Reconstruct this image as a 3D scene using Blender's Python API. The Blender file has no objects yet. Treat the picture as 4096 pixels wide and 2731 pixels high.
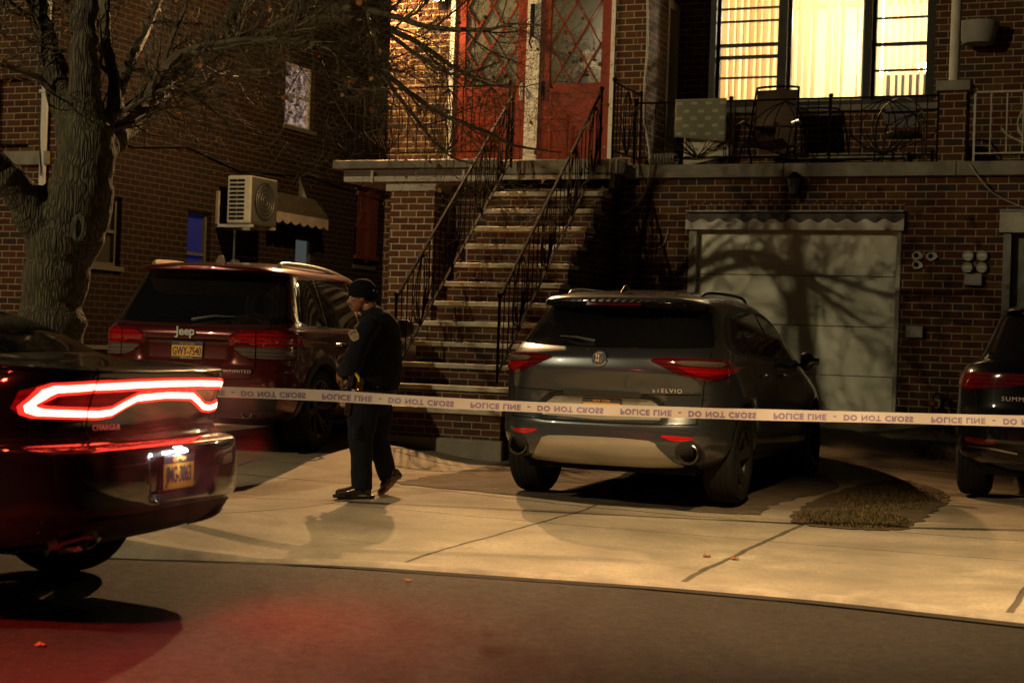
import bpy, bmesh, math, random
import numpy as np
from mathutils import Vector, Matrix, geometry
from mathutils.bvhtree import BVHTree
S = bpy.context.scene
COL = S.collection
R = math.radians
PI = math.pi
random.seed(7)

# ---------------------------------------------------------------- camera
# world: +x along the house fronts (to the right), +y into the houses, z up; metres
FPX = 6600.0; YAW = R(23); ROLL = .035; PITCH = 24.5/6600; CZ = 1.35
def cam_axes():
    s, c = math.sin(YAW), math.cos(YAW)
    f = Vector((-s*math.cos(PITCH), c*math.cos(PITCH), math.sin(PITCH)))
    r = Vector((c, s, 0)); u = r.cross(f)
    return f, r*math.cos(ROLL)+u*math.sin(ROLL), u*math.cos(ROLL)-r*math.sin(ROLL)
CF, CR, CU = cam_axes()
def P(x, y, ax, val):
    """photo point (2352 px wide) -> world point on the plane axis=val: used to survey the place"""
    dx = x*4096/2352-2048; dy = y*4096/2352-1365.5
    d = CF*FPX+CR*dx-CU*dy; o = Vector((0, 0, CZ))
    return o+d*((val-o[ax])/d[ax])
def PD(x, y, D):
    dx = x*4096/2352-2048; dy = y*4096/2352-1365.5
    return Vector((0, 0, CZ))+(CF*FPX+CR*dx-CU*dy)*(D/FPX)
cd = bpy.data.cameras.new("camera"); cam = bpy.data.objects.new("camera", cd); COL.objects.link(cam)
cd.sensor_width = 36; cd.lens = FPX/4096*36; cd.clip_end = 300
cam.matrix_world = Matrix(((CR.x, CU.x, -CF.x, 0), (CR.y, CU.y, -CF.y, 0), (CR.z, CU.z, -CF.z, CZ), (0, 0, 0, 1)))
cd.dof.use_dof = True; cd.dof.focus_distance = 13.2; cd.dof.aperture_fstop = 3.2
S.camera = cam

# ---------------------------------------------------------------- materials
class NT:
    def __init__(s, name):
        s.m = bpy.data.materials.new(name); s.m.use_nodes = True
        s.t = s.m.node_tree; s.n = s.t.nodes; s.b = s.n['Principled BSDF']
    def add(s, typ, **k):
        n = s.n.new(typ)
        for a, b in k.items():
            if a.startswith('i_'):
                key = a[2:]; key = int(key) if key.isdigit() else key.replace('_', ' ')
                n.inputs[key].default_value = b
            else: setattr(n, a, b)
        return n
    def l(s, a, b): s.t.links.new(a, b)
    def ramp(s, fac, stops, interp='LINEAR'):
        r = s.add('ShaderNodeValToRGB'); r.color_ramp.interpolation = interp
        e = r.color_ramp.elements
        while len(e) < len(stops): e.new(.5)
        for i, (p, c) in enumerate(stops):
            e[i].position = p; e[i].color = (c[0], c[1], c[2], 1) if hasattr(c, '__len__') else (c, c, c, 1)
        s.l(fac, r.inputs[0]); return r.outputs[0]
    def mix(s, f, a, b, mode='MIX'):
        m = s.add('ShaderNodeMix', data_type='RGBA', blend_type=mode)
        for i, v in ((0, f), (6, a), (7, b)):
            if hasattr(v, 'links'): s.l(v, m.inputs[i])
            elif hasattr(v, '__len__'): m.inputs[i].default_value = (v[0], v[1], v[2], 1)
            else: m.inputs[i].default_value = v
        return m.outputs[2]
    def math(s, op, a, b=None, c=None):
        m = s.add('ShaderNodeMath', operation=op)
        for i, v in enumerate((a, b, c)):
            if v is None: continue
            if hasattr(v, 'links'): s.l(v, m.inputs[i])
            else: m.inputs[i].default_value = v
        return m.outputs[0]
    def noise(s, scale, detail=4, vec=None, rough=.55, dist=0):
        n = s.add('ShaderNodeTexNoise'); n.inputs['Scale'].default_value = scale; n.inputs['Detail'].default_value = detail
        n.inputs['Roughness'].default_value = rough; n.inputs['Distortion'].default_value = dist
        s.l(vec if vec is not None else s.pos(), n.inputs['Vector']); return n.outputs['Fac']
    def pos(s):
        if not hasattr(s, '_p'):
            s._p = s.add('ShaderNodeNewGeometry').outputs['Position']
        return s._p
    def obj(s):
        if not hasattr(s, '_o'):
            s._o = s.add('ShaderNodeTexCoord').outputs['Object']
        return s._o
    def bump(s, h, st=.3, dist=.01):
        b = s.add('ShaderNodeBump'); b.inputs['Strength'].default_value = st; b.inputs['Distance'].default_value = dist
        s.l(h, b.inputs['Height']); s.l(b.outputs[0], s.b.inputs['Normal']); return b
    def set(s, **k):
        for a, v in k.items():
            i = s.b.inputs[a.replace('_', ' ')]
            if hasattr(v, 'links'): s.l(v, i)
            elif hasattr(v, '__len__') and len(v) == 3: i.default_value = (*v, 1)
            else: i.default_value = v
        return s
def paint(name, col, rough=.5, metal=0, var=.12, sc=6, coat=0, spec=.5, bump=0, bsc=200):
    m = NT(name); n = m.noise(sc, 5, m.obj())
    c = m.mix(n, tuple(x*(1-var*1.6) for x in col), tuple(min(1, x*(1+var)) for x in col))
    m.set(Base_Color=c, Metallic=metal, Coat_Weight=coat, Coat_Roughness=.04)
    m.b.inputs['Specular IOR Level'].default_value = spec
    n2 = m.noise(sc*3.1, 4, m.obj())
    m.set(Roughness=m.math('MULTIPLY_ADD', n2, rough*.4, rough*.8))
    if bump: m.bump(m.noise(bsc, 3, m.obj()), bump, .004)
    return m.m
def emit(name, col, st):
    m = NT(name); m.set(Base_Color=(0, 0, 0), Emission_Color=col, Emission_Strength=st); return m.m

def brick_mat(name, cs=.0795, bw=.213, mort=(.42, .34, .20), dark=1.0, pal=None):
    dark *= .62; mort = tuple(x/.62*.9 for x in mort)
    m = NT(name); sx = m.add('ShaderNodeSeparateXYZ'); m.l(m.pos(), sx.inputs[0])
    u = m.math('ADD', sx.outputs[0], sx.outputs[1])
    cx = m.add('ShaderNodeCombineXYZ'); m.l(u, cx.inputs[0]); m.l(sx.outputs[2], cx.inputs[1])
    w = m.add('ShaderNodeTexNoise'); w.inputs['Scale'].default_value = 14; m.l(m.pos(), w.inputs['Vector'])
    wv = m.add('ShaderNodeVectorMath', operation='MULTIPLY_ADD'); m.l(w.outputs['Color'], wv.inputs[0])
    wv.inputs[1].default_value = (.006, .006, 0); m.l(cx.outputs[0], wv.inputs[2])
    b = m.add('ShaderNodeTexBrick'); m.l(wv.outputs[0], b.inputs['Vector'])
    for k, v in (('Scale', 1), ('Mortar Size', .0068), ('Mortar Smooth', .25), ('Bias', 0), ('Brick Width', bw), ('Row Height', cs)): b.inputs[k].default_value = v
    b.inputs['Color1'].default_value = (0, 0, 0, 1); b.inputs['Color2'].default_value = (1, 1, 1, 1); b.inputs['Mortar'].default_value = (.5, .5, .5, 1)
    pal = pal or [(0, (.05, .035, .03)), (.05, (.03, .035, .042)), (.13, (.125, .036, .014)), (.32, (.165, .044, .016)), (.5, (.10, .030, .013)), (.66, (.14, .055, .020)), (.8, (.19, .056, .020)), (.9, (.24, .13, .025)), (.955, (.075, .05, .035))]
    pal = [(p, tuple(x*dark for x in c)) for p, c in pal]
    bc = m.ramp(b.outputs['Color'], pal, 'CONSTANT')
    n = m.noise(60, 5); bc = m.mix(m.math('MULTIPLY', n, .7), bc, tuple(x*.45 for x in pal[3][1]))
    n3 = m.noise(1.1, 4); bc = m.mix(m.math('MULTIPLY', n3, .45), bc, (.05, .03, .02))
    mc = m.mix(m.noise(9, 4), tuple(x*.45*dark for x in mort), tuple(x*dark for x in mort))
    m.set(Base_Color=m.mix(b.outputs['Fac'], bc, mc), Roughness=.82)
    m.b.inputs['Specular IOR Level'].default_value = .25
    h = m.math('MULTIPLY_ADD', b.outputs['Fac'], -1, m.math('MULTIPLY', n, .35))
    m.bump(h, .6, .012); return m.m

def concrete(name, col, joints=(), sc=1, spots=.5, rough=.85):
    """joints: (axis, coordinate) grooves cut in the slab"""
    m = NT(name); a = m.noise(1.3*sc, 6); b = m.noise(38*sc, 5, rough=.7); c = m.noise(260, 3)
    cc = m.mix(m.ramp(a, [(.3, 0), (.7, 1)]), tuple(x*.55 for x in col), tuple(min(1, x*1.12) for x in col))
    st_ = m.noise(.55, 7, rough=.7, dist=1.5); cc = m.mix(m.math('MULTIPLY', m.ramp(st_, [(.5, 0), (.62, 1)]), .45), cc, tuple(x*.38 for x in col))
    sp = m.noise(17, 6, rough=.8); cc = m.mix(m.math('MULTIPLY', m.ramp(sp, [(.56, 0), (.66, 1)]), spots*.7), cc, tuple(x*.35 for x in col))
    cc = m.mix(m.math('MULTIPLY', m.ramp(b, [(.42, 0), (.62, 1)]), .5), cc, tuple(x*.55 for x in col))
    h = m.math('MULTIPLY_ADD', c, .5, b)
    if joints:
        sx = m.add('ShaderNodeSeparateXYZ'); wn = m.noise(3, 3); wn = m.math('MULTIPLY_ADD', wn, .05, -.025)
        m.l(m.pos(), sx.inputs[0]); g = None
        for ax, v, wd in joints:
            d = m.math('ABSOLUTE', m.math('ADD', m.math('SUBTRACT', sx.outputs[ax], v), wn))
            q = m.math('SUBTRACT', 1, m.math('MINIMUM', m.math('DIVIDE', d, wd), 1))
            g = q if g is None else m.math('MAXIMUM', g, q)
        gm = m.ramp(g, [(.0, 0), (.45, 1)])
        cc = m.mix(m.math('MULTIPLY', gm, .8), cc, (.045, .035, .025))
        h = m.math('MULTIPLY_ADD', gm, -5, h)
    und = m.noise(1.1, 2); h = m.math('MULTIPLY_ADD', und, 5, h)
    m.set(Base_Color=cc, Roughness=rough); m.b.inputs['Specular IOR Level'].default_value = .3
    m.bump(h, .7, .010); return m.m

def carpaint(name, col, metal=.5, rough=.3, spec=.5):
    m = NT(name); n = m.noise(3, 4, m.obj()); d = m.noise(90, 3, m.obj())
    c = m.mix(n, tuple(x*.85 for x in col), tuple(x*1.08 for x in col))
    m.set(Base_Color=c, Metallic=metal, Coat_Weight=1, Coat_Roughness=m.math('MULTIPLY_ADD', d, .06, .015))
    m.set(Roughness=rough); m.b.inputs['Specular IOR Level'].default_value = spec; return m.m
def glass_dark(name, col=(.006, .006, .007), r=.03):
    m = NT(name); n = m.noise(5, 3, m.obj()); m.set(Base_Color=col, Roughness=m.math('MULTIPLY_ADD', n, .05, r))
    m.b.inputs['Specular IOR Level'].default_value = .6; return m.m
def pane_mat(name, tint=(.9, .92, .9), dirt=.12, dirtcol=(.5, .48, .42), rough=.05):
    m = NT(name); tr = m.add('ShaderNodeBsdfTransparent'); tr.inputs[0].default_value = (*tint, 1)
    gl = m.add('ShaderNodeBsdfGlossy'); gl.inputs['Roughness'].default_value = rough
    df = m.add('ShaderNodeBsdfDiffuse'); df.inputs[0].default_value = (*dirtcol, 1)
    tl = m.add('ShaderNodeBsdfTranslucent'); tl.inputs[0].default_value = (*dirtcol, 1)
    ad = m.add('ShaderNodeMixShader'); ad.inputs[0].default_value = .5; m.l(df.outputs[0], ad.inputs[1]); m.l(tl.outputs[0], ad.inputs[2])
    n = m.noise(7, 6, m.obj(), .7, 1.5); d = m.math('MULTIPLY', m.ramp(n, [(.3, .4), (.8, 1.3)]), dirt)
    m1 = m.add('ShaderNodeMixShader'); m.l(d, m1.inputs[0]); m.l(tr.outputs[0], m1.inputs[1]); m.l(ad.outputs[0], m1.inputs[2])
    fr = m.add('ShaderNodeFresnel'); fr.inputs[0].default_value = 1.45
    m2 = m.add('ShaderNodeMixShader'); m.l(fr.outputs[0], m2.inputs[0]); m.l(m1.outputs[0], m2.inputs[1]); m.l(gl.outputs[0], m2.inputs[2])
    m.l(m2.outputs[0], m.n['Material Output'].inputs[0]); return m.m

M = {}
M['brick'] = brick_mat('house_brick')
M['brick_shaded_side'] = brick_mat('shaded_side_brick', dark=.20, mort=(.62, .50, .32))  # house brick darkened in colour to carry the side wall's shade
M['brick_stair'] = brick_mat('stair_brick', cs=.0677, bw=.205, dark=.85, mort=(.36, .32, .24))
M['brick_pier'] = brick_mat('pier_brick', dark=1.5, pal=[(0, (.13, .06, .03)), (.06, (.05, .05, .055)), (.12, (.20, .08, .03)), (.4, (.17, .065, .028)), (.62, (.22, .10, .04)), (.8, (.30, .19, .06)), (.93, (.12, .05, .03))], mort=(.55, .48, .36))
M['stone'] = concrete('ledge_stone', (.30, .28, .22), sc=3)
M['tread'] = concrete('tread_stone', (.62, .58, .46), sc=4)
M['white'] = paint('white_paint', (.62, .60, .54), .55)
M['offwhite'] = paint('weathered_white', (.46, .44, .37), .6, var=.3)
M['garage'] = paint('garage_panel', (.80, .80, .66), .6, var=.1, sc=2)
M['red'] = paint('red_door_paint', (.20, .022, .004), .5, spec=.15, var=.25, sc=4)
M['redrust'] = paint('red_rust', (.16, .035, .02), .7)
M['iron'] = paint('wrought_iron', (.010, .006, .004), .85, 0, spec=.05, var=.5, sc=20)
M['ironlight'] = paint('cream_iron', (.42, .39, .30), .5, var=.3, sc=20)
M['dark'] = paint('dark_recess', (.008, .008, .007), .9, spec=.1)
M['brownframe'] = paint('bronze_window_frame', (.014, .010, .007), .5, spec=.2)
M['grey'] = paint('grey_metal', (.22, .22, .21), .5, .3)
M['cable'] = paint('cable_jacket', (.30, .28, .23), .6)
M['cable_dark'] = paint('cable_black', (.02, .02, .02), .6)
M['chrome'] = paint('chrome', (.7, .7, .7), .12, 1, var=.05)
M['blackplastic'] = paint('black_plastic', (.018, .018, .018), .5, bump=.2)
M['rubber'] = paint('tyre_rubber', (.010, .0095, .009), .8, spec=.2, bump=.3)

# ---------------------------------------------------------------- mesh helpers
class MB:
    def __init__(s): s.v = []; s.f = []; s.mi = []; s.cur = 0
    def quad(s, a, b, c, d):
        k = len(s.v); s.v += [tuple(a), tuple(b), tuple(c), tuple(d)]; s.f.append((k, k+1, k+2, k+3)); s.mi.append(s.cur)
    def box(s, x0, x1, y0, y1, z0, z1, M4=None):
        k = len(s.v)
        p = [(x, y, z) for x in (x0, x1) for y in (y0, y1) for z in (z0, z1)]
        if M4 is not None: p = [tuple(M4 @ Vector(q)) for q in p]
        s.v += p
        for f in ((0, 1, 3, 2), (4, 6, 7, 5), (0, 4, 5, 1), (2, 3, 7, 6), (0, 2, 6, 4), (1, 5, 7, 3)):
            s.f.append(tuple(k+i for i in f)); s.mi.append(s.cur)
    def bar(s, a, b, w, h=None, up=(0, 0, 1)):
        a, b = Vector(a), Vector(b); h = h or w; d = (b-a); L = d.length
        if L < 1e-6: return
        d /= L; up = Vector(up)
        if abs(d.dot(up)) > .97: up = Vector((0, 1, 0))
        x = d.cross(up).normalized(); z = x.cross(d)
        m = Matrix.Translation(a) @ Matrix((( x.x, d.x, z.x), (x.y, d.y, z.y), (x.z, d.z, z.z))).to_4x4()
        s.box(-w/2, w/2, 0, L, -h/2, h/2, m)
    def tube(s, pts, r, n=8, cap=True, closed=False):
        pts = [Vector(p) for p in pts]
        rs = r if hasattr(r, '__len__') else [r]*len(pts)
        N = len(pts); k0 = len(s.v); prev = None
        for i, p in enumerate(pts):
            if closed: t = pts[(i+1) % N]-pts[i-1]
            else: t = pts[min(i+1, N-1)]-pts[max(i-1, 0)]
            if t.length < 1e-9: t = Vector((0, 0, 1))
            t.normalize()
            if prev is None:
                a = Vector((0, 0, 1)) if abs(t.z) < .9 else Vector((1, 0, 0)); x = t.cross(a).normalized()
            else:
                x = (prev-t*prev.dot(t))
                x = x.normalized() if x.length > 1e-6 else t.orthogonal().normalized()
            prev = x; y = t.cross(x)
            for j in range(n):
                a = 2*PI*j/n; s.v.append(tuple(p+(x*math.cos(a)+y*math.sin(a))*rs[i]))
        for i in range(N if closed else N-1):
            i2 = (i+1) % N
            for j in range(n):
                j2 = (j+1) % n
                s.f.append((k0+i*n+j, k0+i*n+j2, k0+i2*n+j2, k0+i2*n+j)); s.mi.append(s.cur)
        if cap and not closed:
            s.f.append(tuple(k0+j for j in range(n))[::-1]); s.mi.append(s.cur)
            s.f.append(tuple(k0+(N-1)*n+j for j in range(n))); s.mi.append(s.cur)
    def cyl(s, a, b, r, n=20, r2=None): s.tube([a, b], [r, r if r2 is None else r2], n)
    def lathe(s, prof, axis='z', o=(0, 0, 0), n=24, M4=None):
        """prof: (radius, height) pairs"""
        k0 = len(s.v)
        for (r, h) in prof:
            for j in range(n):
                a = 2*PI*j/n; p = {'z': (r*math.cos(a), r*math.sin(a), h), 'y': (r*math.cos(a), h, r*math.sin(a)), 'x': (h, r*math.cos(a), r*math.sin(a))}[axis]
                p = Vector(p)+Vector(o)
                if M4 is not None: p = M4 @ p
                s.v.append(tuple(p))
        for i in range(len(prof)-1):
            for j in range(n):
                j2 = (j+1) % n; s.f.append((k0+i*n+j, k0+i*n+j2, k0+(i+1)*n+j2, k0+(i+1)*n+j)); s.mi.append(s.cur)
    def prism(s, poly, a0, a1, axis='y', M4=None):
        """poly in the two other axes, extruded along axis"""
        k = len(s.v); n = len(poly)
        for a in (a0, a1):
            for p in poly:
                q = {'y': (p[0], a, p[1]), 'x': (a, p[0], p[1]), 'z': (p[0], p[1], a)}[axis]
                q = Vector(q)
                if M4 is not None: q = M4 @ q
                s.v.append(tuple(q))
        s.f.append(tuple(range(k, k+n))); s.mi.append(s.cur); s.f.append(tuple(range(k+2*n-1, k+n-1, -1))); s.mi.append(s.cur)
        for i in range(n): s.f.append((k+i, k+n+i, k+n+(i+1) % n, k+(i+1) % n)); s.mi.append(s.cur)
    def grid(s, fn, nu, nv):
        k = len(s.v)
        for i in range(nu+1):
            for j in range(nv+1): s.v.append(tuple(fn(i/nu, j/nv)))
        for i in range(nu):
            for j in range(nv):
                a = k+i*(nv+1)+j; s.f.append((a, a+nv+1, a+nv+2, a+1)); s.mi.append(s.cur)
    def build(s, name, mat, parent=None, smooth=False, bevel=0, fix=True, ang=35):
        me = bpy.data.meshes.new(name); me.from_pydata(s.v, [], s.f)
        for m in (mat if isinstance(mat, (list, tuple)) else [mat]): me.materials.append(m)
        if any(s.mi): me.polygons.foreach_set('material_index', s.mi)
        if fix:
            bm = bmesh.new(); bm.from_mesh(me); bmesh.ops.remove_doubles(bm, verts=bm.verts, dist=1e-5) if smooth else None
            bmesh.ops.recalc_face_normals(bm, faces=bm.faces); bm.to_mesh(me); bm.free()
        o = bpy.data.objects.new(name, me); COL.objects.link(o)
        if smooth:
            me.polygons.foreach_set('use_smooth', [True]*len(me.polygons)); me.set_sharp_from_angle(angle=R(ang))
        if parent is not None: o.parent = parent
        if bevel:
            b = o.modifiers.new('bevel', 'BEVEL'); b.width = bevel; b.segments = 2; b.limit_method = 'ANGLE'; b.angle_limit = R(40)
        return o
def tag(o, label=None, cat=None, group=None, kind=None):
    if label: o['label'] = label
    if cat: o['category'] = cat
    if group: o['group'] = group
    if kind: o['kind'] = kind
    return o
def empty(name, loc=(0, 0, 0), rz=0):
    o = bpy.data.objects.new(name, None); COL.objects.link(o); o.location = loc; o.rotation_euler = (0, 0, rz); return o
def catmull(pts, n=6, closed=False):
    pts = [Vector(p) for p in pts]; N = len(pts); out = []
    for i in range(N if closed else N-1):
        if closed: a, b, c, d = pts[i-1], pts[i], pts[(i+1) % N], pts[(i+2) % N]
        else: a, b, c, d = pts[max(i-1, 0)], pts[i], pts[i+1], pts[min(i+2, N-1)]
        for k in range(n):
            t = k/n
            out.append(.5*((2*b)+(c-a)*t+(2*a-5*b+4*c-d)*t*t+(3*b-a-3*c+d)*t**3))
    if not closed: out.append(pts[-1])
    return out
def ss(a, b, x):
    t = min(1, max(0, (x-a)/(b-a))); return t*t*(3-2*t)
def lerp_table(tab, x):
    if x <= tab[0][0]: return tab[0][1]
    for (a, va), (b, vb) in zip(tab, tab[1:]):
        if x <= b: return va+(vb-va)*(x-a)/(b-a)
    return tab[-1][1]
def text_mesh(txt, size, name, mat, parent, M4, extrude=.001, offset=0, sx=1, sy=1, spacing=1, align='CENTER'):
    c = bpy.data.curves.new(name, 'FONT'); c.body = txt; c.size = size; c.extrude = extrude; c.offset = offset
    c.align_x = align; c.align_y = 'CENTER'; c.space_character = spacing; c.resolution_u = 3
    o = bpy.data.objects.new(name, c); COL.objects.link(o)
    dg = bpy.context.evaluated_depsgraph_get(); me = bpy.data.meshes.new_from_object(o.evaluated_get(dg))
    bpy.data.objects.remove(o); bpy.data.curves.remove(c)
    me.transform(M4 @ Matrix.Diagonal((sx, sy, 1, 1)))
    if sx*sy < 0: me.flip_normals()
    me.materials.clear(); me.materials.append(mat); me.name = name
    ob = bpy.data.objects.new(name, me); COL.objects.link(ob); ob.parent = parent; return ob
def frame(o, x, y):
    """matrix whose columns are x, y, x cross y at o"""
    x = Vector(x).normalized(); y = Vector(y).normalized(); z = x.cross(y)
    return Matrix(((x.x, y.x, z.x, o[0]), (x.y, y.y, z.y, o[1]), (x.z, y.z, z.z, o[2]), (0, 0, 0, 1)))
# ---------------------------------------------------------------- ground
def kerb_y(x):
    return lerp_table([(-30, 7.9), (-8, 7.95), (-5.95, 8.16), (-5.5, 8.4), (-4.6, 8.75), (-3.4, 8.95), (-2.85, 9.04), (-1.9, 9.08), (-.84, 8.95), (4, 8.6), (30, 8.6)], x)
def g(x, y):
    k = kerb_y(x)
    if y < k: return .10-.10*ss(k-.85, k-.05, y)
    t = ss(-7.5, -6.5, x)
    zl = lerp_table([(0, .02), (.5, .05), (3.6, .1), (5, .28), (6.5, .36), (9.5, .40), (18, .5)], y-k)
    zr = lerp_table([(0, .02), (.5, .05), (3.3, .11), (3.9, .165), (5.8, .19), (6.7, .25), (7.3, .33), (9.0, .76), (12, .8)], y-k)
    z = zl*(1-t)+zr*t
    hk = .15*(1-ss(-6.6, -5.1, x))                # the kerb is full height left of the driveway ramp
    return z+hk*(1-ss(.3, 3.2, y-k))
def sheet(name, mat, x0, x1, f0, f1, nx, ny, dz=0):
    m = MB(); xs = [x0+(x1-x0)*i/nx for i in range(nx+1)]
    for x in xs:
        a, b = f0(x), f1(x)
        for j in range(ny+1):
            y = a+(b-a)*j/ny; m.v.append((x, y, g(x, max(y, kerb_y(x)+1e-4) if a >= kerb_y(x)-1e-6 else min(y, kerb_y(x)-1e-4))+dz))
    for i in range(nx):
        for j in range(ny):
            q = i*(ny+1)+j; m.f.append((q, q+ny+1, q+ny+2, q+1)); m.mi.append(0)
    o = m.build(name, mat, smooth=True, ang=60); o['kind'] = 'structure'; return o

a = NT('asphalt'); n1 = a.noise(75, 5, rough=.75); n2 = a.noise(.9, 5); n3 = a.noise(110, 2); n4 = a.noise(24, 4)
n5 = a.noise(26, 5, rough=.8); ac = a.mix(a.ramp(a.math('MULTIPLY_ADD', n5, .6, a.math('MULTIPLY', n1, .4)), [(.38, 0), (.62, 1)]), (.0035, .003, .0025), (.044, .033, .024)); ac = a.mix(a.math('MULTIPLY', n2, .55), ac, (.016, .014, .012))
ac = a.mix(a.math('MULTIPLY', a.ramp(n3, [(.60, 0), (.68, 1)]), .5), ac, (.12, .10, .08))
a.b.inputs['Specular IOR Level'].default_value = .18; a.set(Base_Color=ac, Roughness=a.math('MULTIPLY_ADD', n4, .25, .62)); a.bump(a.math('ADD', n1, a.math('MULTIPLY', n3, .7)), .8, .008)
M['asphalt'] = a.m
M['sidewalk'] = concrete('sidewalk_concrete', (.42, .36, .27), [(0, -7.9, .014), (0, -6.2, .012), (0, -4.45, .016), (0, -2.78, .022), (0, -.95, .022), (0, .8, .02), (1, 11.15, .010), (1, 12.2, .014)], spots=.5)
M['drive'] = concrete('driveway_concrete', (.34, .28, .20), [(0, -8.9, .015), (1, 14.2, .02), (1, 16.2, .02), (0, -4.9, .02)], sc=1.6)
M['kerb'] = concrete('kerb_stone', (.46, .40, .31), sc=3)
sheet('street', M['asphalt'], -40, 30, lambda x: -25, lambda x: 4, 20, 12)
bpy.data.objects['street'].name = 'street'
sheet('street_lane', M['asphalt'], -40, 30, lambda x: 4, lambda x: kerb_y(x)-.02, 175, 24)
def kerb(name):
    m = MB(); xs = [-40+.4*i for i in range(176)]
    for x in xs:
        k = kerb_y(x); h = g(x, k+.001); z0 = g(x, k-.03)-.05
        w = .13+.012*math.sin(x*5.1)+.01*math.sin(x*13.7)
        for (dy, z) in ((-.02, z0), (-.015, h-.006), (.0, h+.018), (w, h+.018), (w+.004, h-.02)): m.v.append((x, k+dy, z))
    for i in range(len(xs)-1):
        for j in range(4):
            q = i*5+j; m.f.append((q, q+5, q+6, q+1)); m.mi.append(0)
    tag(m.build(name, M['kerb'], smooth=True, ang=40), kind='structure')
kerb('kerb')
M['gutter'] = concrete('gutter_dark', (.035, .028, .020), sc=4, rough=.9)  # dark concrete for the narrow strip along the kerb
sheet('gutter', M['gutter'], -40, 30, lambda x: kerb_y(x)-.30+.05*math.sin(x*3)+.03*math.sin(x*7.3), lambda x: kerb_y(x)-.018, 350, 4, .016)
sheet('sidewalk', M['sidewalk'], -40, 30, lambda x: kerb_y(x)+.13, lambda x: 12.75, 280, 40)
sheet('driveway', M['drive'], -40, 30, lambda x: 12.75, lambda x: 31, 280, 130)
# broken dark asphalt patch and bare earth beside the driveway
def patch_sheet(name, mat, pts, dz, kind='structure'):
    poly = [Vector((p[0], p[1])) for p in catmull([(x, y, 0) for x, y in pts], 4, True)]
    poly = [q_ for a_, b_ in zip(poly, poly[1:]+poly[:1]) for q_ in (a_, a_.lerp(b_, .25), a_.lerp(b_, .5), a_.lerp(b_, .75))]; poly = [p+Vector((random.uniform(-.035, .035), random.uniform(-.035, .035))) for p in poly]
    xs = [p.x for p in poly]; ys = [p.y for p in poly]; V2 = list(poly); n = len(V2)
    st = .12; x = min(xs)
    while x < max(xs):
        y = min(ys)
        while y < max(ys): V2.append(Vector((x+random.uniform(-.02, .02), y))); y += st
        x += st
    r = geometry.delaunay_2d_cdt(V2, [(i, (i+1) % n) for i in range(n)], [], 1, 1e-5)
    m = MB(); m.v = [(p.x, p.y, g(p.x, p.y)+dz) for p in r[0]]; m.f = [tuple(f) for f in r[2]]; m.mi = [0]*len(m.f)
    return tag(m.build(name, mat, smooth=True), kind=kind)
M['earth'] = concrete('bare_earth', (.12, .085, .052), sc=5, rough=.95)
M['patch'] = concrete('old_asphalt', (.15, .115, .08), sc=5, rough=.9)
patch_sheet('asphalt_patch', M['patch'], [(-6.35, 12.8), (-5.9, 12.35), (-3.4, 12.4), (-3.2, 12.9), (-3.3, 15.6), (-5.9, 15.7), (-6.25, 14.9)], .005)
patch_sheet('bare_ground', M['earth'], [(-2.85, 12.25), (-2.1, 12.25), (-1.98, 13.3), (-2.1, 14.8), (-2.6, 15.6), (-2.95, 15.0), (-2.97, 13.4)], .007)
patch_sheet('bare_ground', M['earth'], [(-1.1, 12.85), (-.6, 12.8), (.5, 12.9), (.5, 14.2), (-.7, 14.2)], .007)
def grass(name, spots, label):
    m = MB(); rnd = random.Random(5)
    for (x0, x1, y0, y1, n) in spots:
        for i in range(n):
            x = rnd.uniform(x0, x1); y = rnd.uniform(y0, y1)
            cx, cy = (x-(x0+x1)/2)/((x1-x0)/2), (y-(y0+y1)/2)/((y1-y0)/2)
            if cx*cx+cy*cy > rnd.uniform(.6, 1.1): continue
            z = g(x, y)+.004; h = rnd.uniform(.008, .034)*(1.6 if rnd.random() < .06 else 1); a = rnd.uniform(0, 2*PI); w = .0035; d = rnd.uniform(0, .045)
            dx, dy = math.cos(a), math.sin(a); k = len(m.v)
            m.v += [(x-dy*w, y+dx*w, z), (x+dy*w, y-dx*w, z), (x+dx*d*.5-dy*w*.6, y+dy*d*.5+dx*w*.6, z+h*.6), (x+dx*d*.5+dy*w*.6, y+dy*d*.5-dx*w*.6, z+h*.6), (x+dx*d, y+dy*d, z+h*.9)]
            m.f += [(k, k+1, k+3, k+2), (k+2, k+3, k+4)]; m.mi += [0, 0]
    t = NT('dry_grass'); n = t.noise(8, 3); q = t.noise(120, 2)
    t.set(Base_Color=t.mix(q, t.mix(t.ramp(n, [(.4, 0), (.6, 1)]), (.040, .045, .012), (.12, .070, .022)), (.10, .075, .03)), Roughness=.7)
    return tag(m.build(name, t.m, fix=False), label, 'grass', kind='stuff')
grass('grass', [(-2.9, -2.05, 12.2, 12.95, 12000), (-2.9, -2.05, 12.9, 15.2, 6000), (-1.1, .2, 12.6, 13.6, 5000), (-6.4, -5.9, 15.6, 16.6, 500), (-2.9, -1.9, 16.4, 17.9, 2500)], 'thin dry grass growing in strips between the driveways')

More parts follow.
